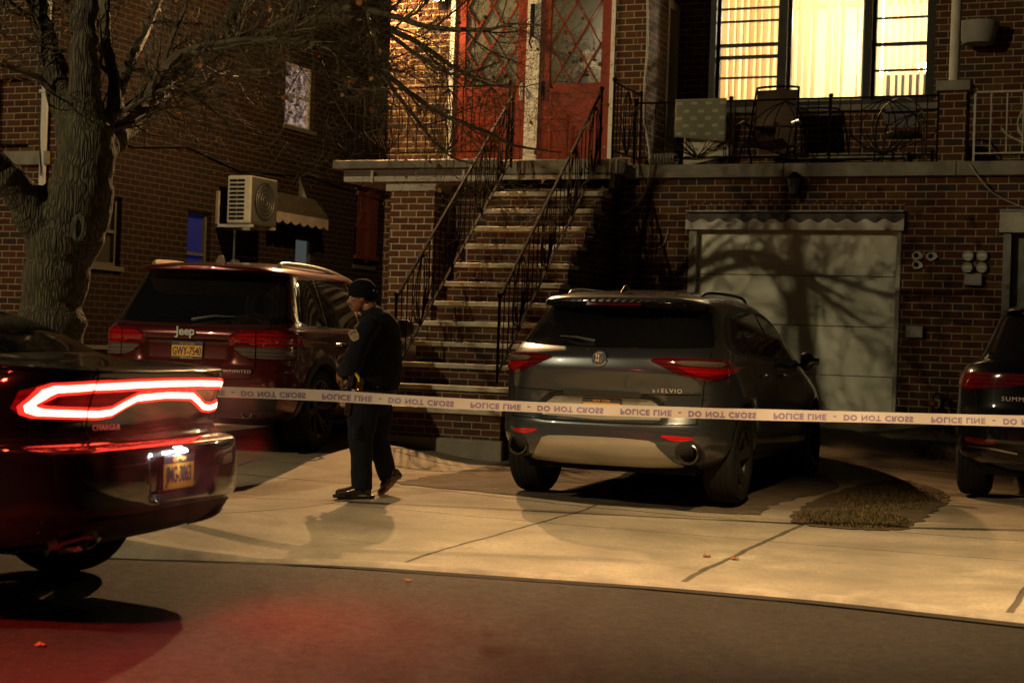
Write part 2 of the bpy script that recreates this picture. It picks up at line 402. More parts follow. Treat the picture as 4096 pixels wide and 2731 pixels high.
# ---------------------------------------------------------------- main house
house = empty('brick_house', (-4, 18, 0)); tag(house, 'two-storey brick house with raised porch, lit triple window and cream garage door', 'house')
def H(mb, name, mat, **k):
    """part of the main house: vertices are given in world space"""
    mb.v = [(x+4, y-18, z) for x, y, z in mb.v]; par = k.pop('parent', house)
    return mb.build(name, mat, par, **k)
def wall_with_holes(mb, x0, x1, z0, z1, y0, y1, holes):
    """front wall in the xz plane, y0 front, y1 back; holes (xa,xb,za,zb) reach right through"""
    xs = sorted({x0, x1, *[h[0] for h in holes], *[h[1] for h in holes]}); zs = sorted({z0, z1, *[h[2] for h in holes], *[h[3] for h in holes]})
    inside = lambda x, z: any(h[0] < x < h[1] and h[2] < z < h[3] for h in holes)
    for a, b in zip(xs, xs[1:]):
        for c, d in zip(zs, zs[1:]):
            if inside((a+b)/2, (c+d)/2): continue
            mb.quad((a, y0, c), (b, y0, c), (b, y0, d), (a, y0, d)); mb.quad((a, y1, c), (b, y1, c), (b, y1, d), (a, y1, d))
    for (a, b, c, d) in holes+[(x0, x1, z0, z1)]:
        mb.quad((a, y0, c), (a, y1, c), (a, y1, d), (a, y0, d)); mb.quad((b, y0, c), (b, y1, c), (b, y1, d), (b, y0, d))
        mb.quad((a, y0, c), (b, y0, c), (b, y1, c), (a, y1, c)); mb.quad((a, y0, d), (b, y0, d), (b, y1, d), (a, y1, d))
# lower wall with the garage opening, right door opening
GX0, GX1, GZ0, GZ1 = -5.50, -3.12, .60, 2.90
w = MB()
wall_with_holes(w, -9.4, 3.0, -.2, 3.36, 18.0, 18.3, [(GX0, GX1, GZ0, GZ1), (-2.06, -.9, .7, 2.98), (-8.35, -7.62, .3, 2.62)])
H(w, 'wall', M['brick'], fix=False)
# soldier course over the garage
w = MB(); x = GX0
M['soldier'] = brick_mat('header_course', cs=.098, bw=.098)
w.box(GX0-.02, GX1+.02, 17.993, 18.0, 2.965, 3.062); H(w, 'lintel_course', M['soldier'])
# upper walls
w = MB(); wall_with_holes(w, -9.72, -6.28, 3.53, 8.0, 18.6, 18.85, [(-8.86, -6.70, 3.53, 5.95)]); w.box(-6.53, -6.2801, 18.851, 19.35, 3.43, 8.0); H(w, 'wall', M['brick'], fix=False)
w = MB(); wall_with_holes(w, -6.28, 3.0, 3.43, 8.0, 19.8, 20.05, [(-5.88, -3.12, 4.46, 6.3), (-1.55, -.6, 4.4, 6.3)]); H(w, 'wall', M['brick'], fix=False)
w = MB(); w.box(-9.4, -9.1, 18.302, 26, 0, 3.42); w.box(-9.72, -9.45, 18.851, 26, 3.53, 8.0); w.box(2.7, 3.0, 20.051, 26, -.2, 8.0); w.box(-9.72, 3.0, 26, 26.3, -.2, 8.0); H(w, 'wall', M['brick_shaded_side'])
w = MB(); w.box(-9.9, 3.2, 18.3, 26.6, 8.0, 8.25); H(w, 'roof', M['dark'])
# side door in the return beside the balcony
w = MB(); w.box(-6.50, -6.42, 19.36, 19.79, 3.45, 5.6); H(w, 'side_door', M['brownframe'])
w = MB(); w.box(-6.44, -6.27, 19.34, 19.40, 3.45, 5.7); w.box(-6.44, -6.27, 19.74, 19.795, 3.45, 5.7); w.box(-6.44, -6.27, 19.40, 19.74, 5.6, 5.7); H(w, 'door_frame', M['white'])
# balcony: slab, stone ledge, floor
w = MB(); w.box(-6.27, 3.0, 18.02, 19.79, 3.365, 3.44); H(w, 'balcony_floor', M['stone'])
w = MB()
for i in range(5): w.box(-6.28+i*1.86, -6.28+(i+1)*1.86-.006, 17.93, 18.05, 3.34, 3.49)
H(w, 'ledge', M['stone'], bevel=.008)
# pier on the ledge with white post
w = MB(); w.box(-2.76, -2.48, 17.94, 18.22, 3.492, 4.24); H(w, 'balcony_pier', M['brick'])
w = MB(); w.box(-2.80, -2.44, 17.90, 18.26, 4.24, 4.35); H(w, 'pier_cap', M['stone'], bevel=.01)
w = MB(); w.cyl((-2.64, 18.08, 4.35), (-2.62, 18.08, 8.0), .055, 20); H(w, 'roof_post', M['offwhite'], smooth=True)

# lit triple window
win = [(-5.80, -5.00, 3), (-4.90, -3.96, 1), (-3.87, -3.2, 2)]
def H_empty(name, x, y, z, parent=house):
    o = empty(name, (x+4, y-18, z) if parent is house else (x, y, z)); o.parent = parent; return o
M['pane_clear'] = pane_mat('window_pane', (.97, .97, .95), .03)
M['blind'] = NT('blind_vane'); bn = M['blind'].noise(3, 3)
_m = M['blind']; tl = _m.add('ShaderNodeBsdfTranslucent'); tl.inputs[0].default_value = (.96, .88, .70, 1); df = _m.add('ShaderNodeBsdfDiffuse'); df.inputs[0].default_value = (.8, .72, .55, 1)
mx = _m.add('ShaderNodeMixShader'); mx.inputs[0].default_value = .8; _m.l(df.outputs[0], mx.inputs[1]); _m.l(tl.outputs[0], mx.inputs[2]); _m.l(mx.outputs[0], _m.n['Material Output'].inputs[0]); M['blind'] = _m.m
w = MB(); F = M['brownframe']
for xa, xb in ((-5.88, -5.80), (-5.00, -4.90), (-3.96, -3.87), (-3.2, -3.12)): w.box(xa, xb, 19.80, 20.0, 4.46, 6.3)
w.box(-5.88, -3.12, 19.79, 20.0, 4.40, 4.4601); w.box(-5.80, -3.2, 19.80, 20.0, 6.2, 6.3)
fr = H(w, 'window_frame', F)
w = MB(); w.box(-5.98, -3.0, 19.72, 19.82, 4.33, 4.398); H(w, 'window_sill', M['stone'])
for wi, (xa, xb, kind) in enumerate(win):
    w = MB(); w.quad((xa, 19.93, 4.46), (xb, 19.93, 4.46), (xb, 19.93, 6.2), (xa, 19.93, 6.2)); pn = H(w, 'window', M['pane_clear'], fix=False)
    w = MB(); mid = 5.14
    w.box(xa, xa+.035, 19.9, 19.97, 4.46, 6.2); w.box(xb-.035, xb, 19.9, 19.97, 4.46, 6.2); w.box(xa+.035, xb-.035, 19.9, 19.97, 4.46, 4.50); w.box(xa+.035, xb-.035, 19.9, 19.97, 6.16, 6.2)
    if kind != 1:
        zz = {3: (4.80, 5.05, 5.20, 5.50, 5.66), 2: (4.83, 5.14, 5.46, 5.80)}[kind]
        for z in zz: w.box(xa+.035, xb-.035, 19.905, 19.96, z-(.014 if z not in (5.05, 5.14, 5.20) else .02), z+(.006 if z not in (5.05, 5.14, 5.20) else .02))
    sash = MB(); sash.v = [(x+4, y-18, z) for x, y, z in w.v]; sash.f = w.f; sash.mi = w.mi
    so = sash.build('sash', M['brownframe'] if kind != 1 else M['offwhite'], pn)
# vertical blinds inside
w = MB(); rnd = random.Random(3)
x = -5.78
while x < -3.22:
    ang = R({0: 62, 1: 66, 2: 70}[0 if x < -5 else (1 if x < -3.9 else 2)])+rnd.uniform(-.12, .12); tw = rnd.choice([0, 0, 0, .35, -.3])*rnd.random()
    if -4.25 < x < -4.10: tw = .9
    if rnd.random() < .93:
        hw = .042
        def fv(u, v, x=x, ang=ang, tw=tw, hw=.051, sk=rnd.uniform(-.01, .01)+(.05 if rnd.random() < .12 else 0)):
            a2 = ang+tw*(1-v); q = (u-.5)*2*hw
            return (x+sk*(1-v)+q*math.cos(a2), 20.12+q*math.sin(a2), 4.49+v*1.72)
        w.grid(fv, 2, 8)
    x += .088
H(w, 'blinds', M['blind'], fix=False, smooth=False)
# room behind the window
M['room'] = paint('room_wall', (.80, .68, .46), .8, var=.05); M['ceil'] = paint('room_ceiling', (.85, .78, .6), .8, var=.03)
w = MB(); w.box(-6.27, -2.7, 20.06, 20.07, 3.45, 4.45)
w.quad((-6.27, 20.06, 3.5), (-6.27, 23.4, 3.5), (-6.27, 23.4, 6.35), (-6.27, 20.06, 6.35)); w.quad((-2.5, 20.06, 3.5), (-2.5, 23.4, 3.5), (-2.5, 23.4, 6.35), (-2.5, 20.06, 6.35))
w.quad((-6.27, 23.4, 3.5), (-2.5, 23.4, 3.5), (-2.5, 23.4, 6.35), (-6.27, 23.4, 6.35)); H(w, 'room_wall', M['room'], fix=False)
w = MB(); w.quad((-6.27, 20.06, 6.35), (-2.5, 20.06, 6.35), (-2.5, 23.4, 6.35), (-6.27, 23.4, 6.35)); H(w, 'room_ceiling', M['ceil'], fix=False)
w = MB(); w.quad((-6.27, 20.06, 3.5), (-2.5, 20.06, 3.5), (-2.5, 23.4, 3.5), (-6.27, 23.4, 3.5)); H(w, 'room_floor', M['redrust'], fix=False)
w = MB(); w.box(-4.35, -3.75, 23.3, 23.39, 3.5, 5.35); tag(H(w, 'inner_door', M['brownframe']))
# right-hand window of the neighbour bay (dark)
w = MB(); w.quad((-1.55, 19.93, 4.4), (-.6, 19.93, 4.4), (-.6, 19.93, 6.3), (-1.55, 19.93, 6.3)); pn = H(w, 'window', glass_dark('night_glass'), fix=False)
w = MB(); w.box(-1.60, -1.50, 19.78, 19.98, 4.4, 6.3); w.box(-1.55, -.6, 19.78, 19.98, 4.36, 4.43); H(w, 'window_frame', M['offwhite'])

# garage door
w = MB(); d = MB()
w.box(GX0, GX0+.09, 17.985, 18.10, GZ0, GZ1); w.box(GX1-.05, GX1, 17.985, 18.10, GZ0, GZ1); w.box(GX0+.09, GX1-.05, 17.985, 18.10, 2.82, GZ1)
H(w, 'garage_frame', M['offwhite'], bevel=.006)
zs = [.60, 1.17, 1.71, 2.26, 2.82]
for i in range(4):
    d.box(GX0+.09, GX1-.05, 18.08, 18.12, zs[i]+.004, zs[i+1]-.004)
gd = H(d, 'garage_door', M['garage'], bevel=.004)
d = MB()
for i in range(4):
    for j in range(4):
        xa = GX0+.15+j*.55; d.box(xa, xa+.48, 18.0785, 18.0801, zs[i]+.09, zs[i+1]-.09)
t = H(d, 'raised_panel', M['garage']); t.parent = gd
d = MB(); d.box(GX0+.09, GX1-.05, 18.13, 18.16, GZ0, 2.85); H(d, 'door_backing', M['dark'])
# scalloped metal awning over the garage
aw = empty('garage_awning', (-4.3, 18, 2.95)); tag(aw, 'scalloped white metal awning above the cream garage door', 'awning')
def AW(mb, name, mat, **k):
    mb.v = [(x+4.3, y-18, z-2.95) for x, y, z in mb.v]; return mb.build(name, mat, aw, **k)
w = MB(); n = 150; k0 = 0
for i in range(n+1):
    x = GX0-.03+(GX1-GX0+.06)*i/n; s_ = math.sin((x+.07)*2*PI/.205)
    top = 2.855+.022*s_; w.v += [(x, 17.945, 2.755), (x, 17.945, top), (x, 17.93, top), (x, 17.93, 2.755)]
for i in range(n):
    for j in range(4): w.f.append((4*i+j, 4*i+(j+1) % 4, 4*i+4+(j+1) % 4, 4*i+4+j)); w.mi.append(0)
AW(w, 'valance', M['white'], fix=True)
w = MB(); w.box(GX0-.03, GX1+.03, 17.91, 17.995, 2.95, 2.972); AW(w, 'top_rail', M['grey'], bevel=.003)
w = MB(); w.box(GX0-.03, GX1+.03, 17.96, 17.994, 2.755, 2.95); AW(w, 'backboard', paint('awning_back', (.07, .06, .05), .6))
# porch
w = MB(); w.box(-9.85, -7.69, 17.46, 18.6, 3.43, 3.53); w.box(-7.69, -6.25, 17.62, 18.6, 3.36, 3.53); H(w, 'porch_slab', M['stone'], bevel=.012)
w = MB(); w.box(-9.72, -7.72, 17.52, 18.58, 3.335, 3.43); w.box(-7.70, -6.30, 17.64, 18.58, 3.20, 3.36); H(w, 'porch_band', paint('porch_band', (.09, .065, .05), .8, bump=.3))
w = MB(); w.box(-9.69, -7.70, 17.475, 17.53, 3.275, 3.335); w.box(-9.69, -7.70, 17.465, 17.475, 3.30, 3.31)
w.box(-9.69, -9.64, 17.53, 18.58, 3.275, 3.335)
for x in (-9.3, -8.1): w.box(x-.015, x+.015, 17.45, 17.475, 3.26, 3.40)
H(w, 'porch_fascia', M['offwhite'])
w = MB()
for i in range(25): w.box(-9.64+i*.078, -9.64+i*.078+.074, 17.531, 18.56, 3.268+(.004 if i % 2 else 0), 3.275)
H(w, 'porch_soffit', paint('soffit', (.36, .32, .26), .6))
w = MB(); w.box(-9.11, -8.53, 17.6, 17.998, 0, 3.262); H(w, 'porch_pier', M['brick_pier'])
w = MB(); w.box(-9.16, -8.50, 17.56, 17.998, 3.17, 3.264); H(w, 'pier_cap', M['offwhite'])
# basement door under the porch
w = MB(); w.box(-8.35, -7.62, 18.1, 18.14, .3, 2.62); dd = H(w, 'basement_door', M['offwhite'])
w = MB()
for i in range(6): w.box(-8.28, -7.66, 18.085, 18.1, .5+i*.34, .5+i*.34+.29)
q = H(w, 'door_panel', M['offwhite'], bevel=.004); q.parent = dd
w = MB(); w.box(-7.86, -7.70, 18.07, 18.085, 1.42, 1.60); q = H(w, 'notice', paint('yellow_notice', (.75, .52, .05), .5)); q.parent = dd
# entrance doors
def storm_door(x0, x1, mirror):
    z0, z1 = 3.55, 5.85; y = 18.62
    w = MB(); gx0, gx1 = x0+.13, x1-.13; gz = 4.57
    w.box(x0, gx0, y, y+.045, z0, z1); w.box(gx1, x1, y, y+.045, z0, z1); w.box(gx0, gx1, y, y+.045, z0, gz); w.box(gx0, gx1, y, y+.045, z1-.13, z1)
    dr = H(w, 'front_door', M['red'], bevel=.004)
    w = MB()
    for (a, b, c, d_) in ((gx0+.02, gx1-.02, z0+.56, gz-.1), (gx0+.02, (gx0+gx1)/2-.03, z0+.1, z0+.47), ((gx0+gx1)/2+.03, gx1-.02, z0+.1, z0+.47)):
        for e in ((a, b, c, c+.02), (a, b, d_-.02, d_), (a, a+.02, c+.02, d_-.02), (b-.02, b, c+.02, d_-.02)): w.box(e[0], e[1], y-.006, y, e[2], e[3])
    o = H(w, 'door_moulding', M['red']); o.parent = dr
    # diamond lattice
    w = MB(); W = gx1-gx0; Hh = z1-.13-gz; nx = 2; px = W/nx; pz = .53
    def clip(a, b):
        (xa, za), (xb, zb) = a, b; t0, t1 = 0, 1
        for p_, q_ in ((-(xb-xa), xa-gx0), (xb-xa, gx1-xa), (-(zb-za), za-gz), (zb-za, z1-.13-za)):
            if abs(p_) < 1e-9:
                if q_ < 0: return None
            else:
                t = q_/p_
                if p_ < 0: t0 = max(t0, t)
                else: t1 = min(t1, t)
        if t0 >= t1: return None
        return (xa+(xb-xa)*t0, za+(zb-za)*t0), (xa+(xb-xa)*t1, za+(zb-za)*t1)
    for k in range(-4, 8):
        for sg in (1, -1):
            xs = gx0+k*px*.98; c = clip((xs if sg > 0 else xs, gz-.05), (xs+sg*3*px, gz-.05+3*pz))
            if c: w.bar((c[0][0], y+.018, c[0][1]), (c[1][0], y+.018, c[1][1]), .02, .02, up=(0, 1, 0))
    o = H(w, 'lattice', M['red'], fix=True); o.parent = dr
    w = MB(); w.quad((gx0, y+.035, gz), (gx1, y+.035, gz), (gx1, y+.035, z1-.13), (gx0, y+.035, z1-.13))
    o = H(w, 'glass', M['pane_frost'] if mirror else M['pane_mist'], fix=False); o.parent = dr
    w = MB(); xh = x1-.05 if mirror else x0+.05
    w.box(xh-.018, xh+.018, y-.02, y, 4.38, 4.60); w.cyl((xh, y-.05, 4.44), (xh, y-.05, 4.56), .011, 10); w.cyl((xh, y-.06, 4.5), (xh, y, 4.5), .012, 8)
    o = H(w, 'door_handle', M['offwhite' if mirror else 'dark'], smooth=True); o.parent = dr
    return dr
M['pane_frost'] = pane_mat('frosted_pane', (.5, .5, .45), .5, (.42, .42, .34), .12)
M['pane_mist'] = pane_mat('misted_pane', (.86, .85, .78), .09, (.6, .56, .45), .1)
storm_door(-8.80, -7.84, True); storm_door(-7.66, -6.74, False)
w = MB(); w.box(-7.84, -7.66, 18.60, 18.68, 3.53, 5.95); H(w, 'door_post', M['white'], bevel=.006)
w = MB(); w.box(-8.87, -8.81, 18.585, 18.70, 3.53, 5.95); w.box(-6.74, -6.69, 18.585, 18.70, 3.53, 5.95); w.box(-8.81, -6.74, 18.585, 18.70, 5.86, 5.95); H(w, 'door_frame', M['white'])
w = MB(); w.box(-8.81, -6.74, 18.60, 18.80, 3.532, 3.55); H(w, 'threshold', M['stone'])
w = MB(); w.bar((-7.77, 18.59, 5.15), (-7.77, 18.59, 5.55), .04); w.tube([(-7.77, 18.57, 5.16), (-7.79, 18.56, 5.08), (-7.75, 18.56, 5.0)], .012, 8); H(w, 'door_latch', M['dark'])
# hall behind the doors
w = MB()
w.quad((-8.86, 18.86, 3.53), (-6.6, 18.86, 3.53), (-6.6, 21.5, 3.53), (-8.86, 21.5, 3.53))
w.quad((-8.86, 18.86, 6.1), (-6.6, 18.86, 6.1), (-6.6, 21.5, 6.1), (-8.86, 21.5, 6.1))
w.quad((-8.86, 18.86, 3.53), (-8.86, 21.5, 3.53), (-8.86, 21.5, 6.1), (-8.86, 18.86, 6.1)); w.quad((-6.6, 18.86, 3.53), (-6.6, 21.5, 3.53), (-6.6, 21.5, 6.1), (-6.6, 18.86, 6.1))
w.quad((-8.86, 21.5, 3.53), (-6.6, 21.5, 3.53), (-6.6, 21.5, 6.1), (-8.86, 21.5, 6.1)); w.quad((-7.76, 18.88, 3.53), (-7.76, 21.5, 3.53), (-7.76, 21.5, 6.1), (-7.76, 18.88, 6.1)); H(w, 'hall_wall', paint('hall_paint', (.42, .36, .24), .8), fix=False)
# right-hand ground-floor doorway
w = MB(); w.box(-2.06, -.9, 18.1, 18.14, .7, 2.98); H(w, 'side_garage_door', paint('grey_door', (.17, .18, .16), .6))
w = MB(); w.box(-2.06, -1.98, 17.985, 18.1, .7, 2.98); H(w, 'garage_frame', paint('frame_grey', (.2, .2, .18), .6))
w = MB(); w.box(-2.10, -.88, 17.94, 17.995, 2.74, 2.96); H(w, 'valance', M['offwhite']); w = MB(); w.box(-2.1, -.88, 17.92, 17.995, 2.96, 2.98); H(w, 'top_rail', M['grey'])

# ---------------------------------------------------------------- front stairs
st = empty('front_stairs', (-7, 16, .3)); tag(st, 'steep brick stairs with worn pale stone treads up to the red doors', 'stairs')
def ST(mb, name, mat, **k):
    mb.v = [(x+7, y-16, z-.3) for x, y, z in mb.v]; return mb.build(name, mat, st, **k)
SX0, SX1 = -7.66, -6.36
w = MB()
for i in range(13):
    y0 = 17.60-.24*i+.04; zt = 3.35-.2182*i-.05
    y1 = 17.64+.001 if i == 0 else 17.60-.24*(i-1)+.04
    y1 = 17.999 if i == 0 else y1
    w.box(SX0, SX1, y0, y1, .1, zt)
ST(w, 'brick_base', M['brick_stair'])
for i in range(13):
    w = MB(); yf = 17.60-.24*i; zt = 3.35-.2182*i; yb = yf+.30 if i else 17.998
    w.box(SX0-.03, SX1+.03, yf, min(yb, 17.998), zt-.05, zt); ST(w, 'tread', M['tread'], bevel=.008)
w = MB(); w.box(SX0-.05, SX1+.05, 14.70, 14.78, .1, .44); ST(w, 'footing', M['stone'], bevel=.02)

# ---------------------------------------------------------------- iron railings
def fan(m, o, ax, up, w_, h, r=.006, n=6):
    """tulip motif: curved bars rising from a point at the bottom and closing at the top"""
    o = Vector(o); ax = Vector(ax); up = Vector(up)
    for i in range(n):
        q = (i-(n-1)/2)/((n-1)/2)
        if abs(q) < .05: continue
        pts = [o+ax*(q*w_/2*math.sin(PI*t)**.75)+up*(h*t) for t in [j/12 for j in range(13)]]
        m.tube(pts, r, 5)
        if abs(q) > .3: m.tube([o+ax*(q*w_/2*1.5*math.sin(PI*.5*t)**1.3)+up*(h*.42*t) for t in [j/6 for j in range(7)]], r, 5)
def railing(name, a, b, h, label, mat, low=.09, bars=None, fans=(), group=None, posts=(0, 1), r=.0065, topr=.02, fanw=.42):
    """straight or sloping railing from foot point a to foot point b"""
    a, b = Vector(a), Vector(b); root = empty(name, a); tag(root, label, 'railing', group); up = Vector((0, 0, 1)); d = b-a; L = Vector((d.x, d.y, 0)).length; dn = d/L
    def B(mb, nm, **k):
        mb.v = [tuple(Vector(v)-a) for v in mb.v]; return mb.build(nm, mat, root, **k)
    m = MB(); m.bar(a+up*h-dn*.0, b+up*h, .032, .02); B(m, 'handrail', bevel=.006)
    m = MB(); m.bar(a+up*low, b+up*low, .028, .014); B(m, 'bottom_rail')
    for t in posts:
        m = MB(); p = a+d*t; m.bar(p, p+up*h, .022); m.lathe([(0, .045), (.02, .04), (.028, .02), (.02, .0), (.012, -.01)], 'z', p+up*(h+.01), 10); B(m, 'post')
    n = bars or int(L/.115)
    for i in range(1, n):
        t = i/n
        if any(abs(t*L-f) < fanw*.30 for f in fans): continue
        m = MB(); p = a+d*t; m.tube([p+up*low, p+up*h], r, 5); B(m, 'baluster')
    for f in fans:
        m = MB(); fan(m, a+dn*f+up*low, dn, up, fanw, h-low-.02, r*.9, 7)
        B(m, 'tulip_motif')
    return root
G1 = 'black iron railings of the stairs and porch'
slope = .2182/.24
railing('stair_railing', (-7.56, 14.80, .97), (-7.52, 17.50, .97+2.70*slope), .84, 'sloping iron handrail with tulip bars on the left side of the stairs', M['iron'], fans=(.55, 1.25, 1.95, 2.5), group=G1, fanw=.34)
railing('stair_railing', (-6.45, 14.85, .99), (-6.45, 17.55, .99+2.70*slope), .84, 'sloping iron handrail with tulip bars on the right side of the stairs', M['iron'], fans=(.5, 1.2, 1.9, 2.5), group=G1, fanw=.34)
railing('porch_railing', (-9.72, 17.54, 3.53), (-7.58, 17.54, 3.53), .86, 'porch front railing before the left red door and lit brickwork', M['iron'], fans=(.55, 1.35, 1.9), group=G1)
railing('porch_railing', (-9.72, 18.55, 3.53), (-9.72, 17.60, 3.53), .86, 'short side railing at the left end of the porch', M['iron'], fans=(.47,), group=G1)
railing('porch_railing', (-6.32, 17.60, 3.53), (-6.32, 18.56, 3.53), .86, 'short side railing at the right end of the porch', M['iron'], fans=(.48,), group=G1)
railing('balcony_railing', (-6.20, 18.02, 3.49), (-2.78, 18.02, 3.49), .72, 'long dark iron railing along the balcony under the lit window', M['iron'], fans=(.75, 1.75, 2.85), fanw=.75, posts=(0, .33, .66, 1))
railing('balcony_railing', (-2.40, 18.02, 3.49), (.9, 18.02, 3.49), .74, 'cream painted balcony railing at the far right beside the brick pier', M['ironlight'], fans=(.75, 1.9), fanw=.62, r=.009, bars=20)

# ---------------------------------------------------------------- left house
M['dullframe'] = paint('dull_frame', (.13, .12, .10), .6)
lh = empty('brick_house', (-13, 16, 0)); tag(lh, 'dark brick house on the left behind the tree, long side wall facing the driveway', 'house')
def LH(mb, name, mat, **k):
    mb.v = [(x+13, y-16, z) for x, y, z in mb.v]; par = k.pop('parent', lh); return mb.build(name, mat, par, **k)
SW = -12.8
w = MB(); holes = [(16.55, 17.33, 2.2, 3.08), (18.80, 19.36, 1.9, 3.06), (21.66, 22.24, 2.1, 2.92), (21.2, 22.06, 4.55, 5.50), (20.05, 20.6, 1.5, 2.55), (23.5, 24.15, 2.6, 3.9)]
ys = sorted({16, 30, *[h[0] for h in holes], *[h[1] for h in holes]}); zs = sorted({-.2, 8.0, *[h[2] for h in holes], *[h[3] for h in holes]})
for a_, b_ in zip(ys, ys[1:]):
    for c, d_ in zip(zs, zs[1:]):
        if any(h[0] < (a_+b_)/2 < h[1] and h[2] < (c+d_)/2 < h[3] for h in holes): continue
        w.quad((SW, a_, c), (SW, b_, c), (SW, b_, d_), (SW, a_, d_))
for (a_, b_, c, d_) in holes:
    X = SW-.22
    w.quad((SW, a_, c), (X, a_, c), (X, a_, d_), (SW, a_, d_)); w.quad((SW, b_, c), (X, b_, c), (X, b_, d_), (SW, b_, d_)); w.quad((SW, a_, c), (SW, b_, c), (X, b_, c), (X, a_, c)); w.quad((SW, a_, d_), (SW, b_, d_), (X, b_, d_), (X, a_, d_))
    w.quad((X-.3, a_-.2, c-.2), (X-.3, b_+.2, c-.2), (X-.3, b_+.2, d_+.2), (X-.3, a_-.2, d_+.2))
LH(w, 'wall', M['brick_shaded_side'], fix=False)
w = MB(); w.box(-20, SW-.001, 15.99, 16.0, -.2, 8); LH(w, 'wall', M['brick'])
w = MB(); w.box(-20.3, SW+.25, 15.7, 30.3, 8.0, 8.2); LH(w, 'roof', M['dark'])
w = MB(); w.box(SW-.02, SW+.035, 15.97, 30, 1.15, 1.20); LH(w, 'water_table', M['stone'])
w = MB(); w.box(-17, SW-.05, 15.90, 15.99, 3.34, 3.50); LH(w, 'ledge', M['stone'])
w = MB()
for i in range(9): w.bar((-14.9+i*.16, 15.95, 3.55), (-14.9+i*.16, 15.95, 4.35), .018)
w.bar((-15.0, 15.95, 4.37), (-13.2, 15.95, 4.37), .04, .02); w.bar((-15.0, 15.95, 3.58), (-13.2, 15.95, 3.58), .03, .02); LH(w, 'window_guard', M['iron'])
w = MB(); w.tube([(SW-.13, 15.93, 1.3), (SW-.13, 15.93, 7.8)], .045, 16)
for z in (2.2, 4.2, 6.0): w.box(SW-.19, SW-.07, 15.88, 15.99, z, z+.03)
LH(w, 'downspout', M['white'], smooth=True)
w = MB(); w.tube([(SW-.2, 15.9, 6.5), (SW-.17, 15.86, 5.2), (SW-.22, 15.9, 4.2), (SW-.1, 15.86, 3.2)], .008, 6); LH(w, 'wire', M['cable_dark'])
def side_window(y0, y1, z0, z1, mat, label=None, fm=None, split=True):
    X = SW-.10; fm = fm or M['dullframe']; f = .045
    w = MB(); w.quad((X-.02, y0, z0), (X-.02, y1, z0), (X-.02, y1, z1), (X-.02, y0, z1)); o = LH(w, 'window', mat, fix=False)
    w = MB(); w.box(X-.03, X+.03, y0, y0+f, z0, z1); w.box(X-.03, X+.03, y1-f, y1, z0, z1); w.box(X-.03, X+.03, y0+f, y1-f, z0, z0+f); w.box(X-.03, X+.03, y0+f, y1-f, z1-f, z1)
    if split: w.box(X-.02, X+.025, y0+f, y1-f, (z0+z1)/2-.02, (z0+z1)/2+.02)
    LH(w, 'window_frame', fm); w = MB(); w.box(SW-.15, SW+.04, y0-.04, y1+.04, z0-.06, z0-.001); LH(w, 'window_sill', M['dullframe'])
    return o
side_window(16.55, 17.33, 2.2, 3.08, glass_dark('dull_glass', (.05, .045, .035), .4))
bm_ = NT('blue_lit_blind'); wv = bm_.add('ShaderNodeTexWave', wave_type='BANDS', bands_direction='Z'); wv.inputs['Scale'].default_value = 14; bm_.l(bm_.pos(), wv.inputs[0])
bm_.set(Base_Color=(.02, .03, .2), Emission_Color=bm_.mix(wv.outputs['Fac'], (.012, .016, .26), (.02, .03, .42)), Emission_Strength=.08)
side_window(18.80, 19.36, 1.9, 3.06, bm_.m)
side_window(21.66, 22.24, 2.1, 2.92, emit('dim_curtain', (.30, .36, .34), .16), split=False)
cm = NT('lit_curtain'); nn = cm.noise(9, 4); cm.set(Base_Color=(.1, .08, .07), Emission_Color=cm.mix(cm.ramp(nn, [(.4, 0), (.62, 1)]), (.05, .035, .03), (.62, .42, .34)), Emission_Strength=.6)
side_window(21.2, 22.06, 4.55, 5.50, cm.m, fm=M['white'])
side_window(23.5, 24.15, 2.6, 3.9, glass_dark('side_glass'), fm=M['redrust'])
w = MB()
for i in range(11): w.bar((SW+.05, 23.5+i*.065, 2.75), (SW+.05, 23.5+i*.065, 3.75), .014)
w.box(SW+.02, SW+.08, 23.45, 24.2, 2.70, 2.76); w.box(SW+.02, SW+.08, 23.45, 24.2, 3.72, 3.78); LH(w, 'window_guard', M['redrust'])
w = MB()
for i in range(11): w.box(SW-.20, SW-.02, 20.05, 20.6, 1.5+i*.1, 1.53+i*.1)
LH(w, 'vent_louvre', M['grey'])
w = MB(); w.tube([(SW+.04, 19.9, 1.2), (SW+.04, 19.9, 2.88)], .02, 8); w.box(SW, SW+.1, 19.84, 19.96, 2.3, 2.45); LH(w, 'conduit', M['grey'])
w = MB(); w.tube([(SW+.02, 16.2, 3.9), (SW+.03, 17.5, 3.75), (SW+.03, 18.7, 3.9), (SW+.03, 20, 3.72), (SW+.03, 22, 3.86), (SW+.03, 24.5, 3.7)], .012, 6); LH(w, 'wire', M['cable_dark'])
# stone base line / hedge of the alley end
w = MB(); w.box(-12.79, -9.42, 27.0, 27.2, .3, 6.5); tag(w.build('alley_wall', M['brick_shaded_side']), 'dark brick wall closing the far end of the narrow side alley', 'wall')

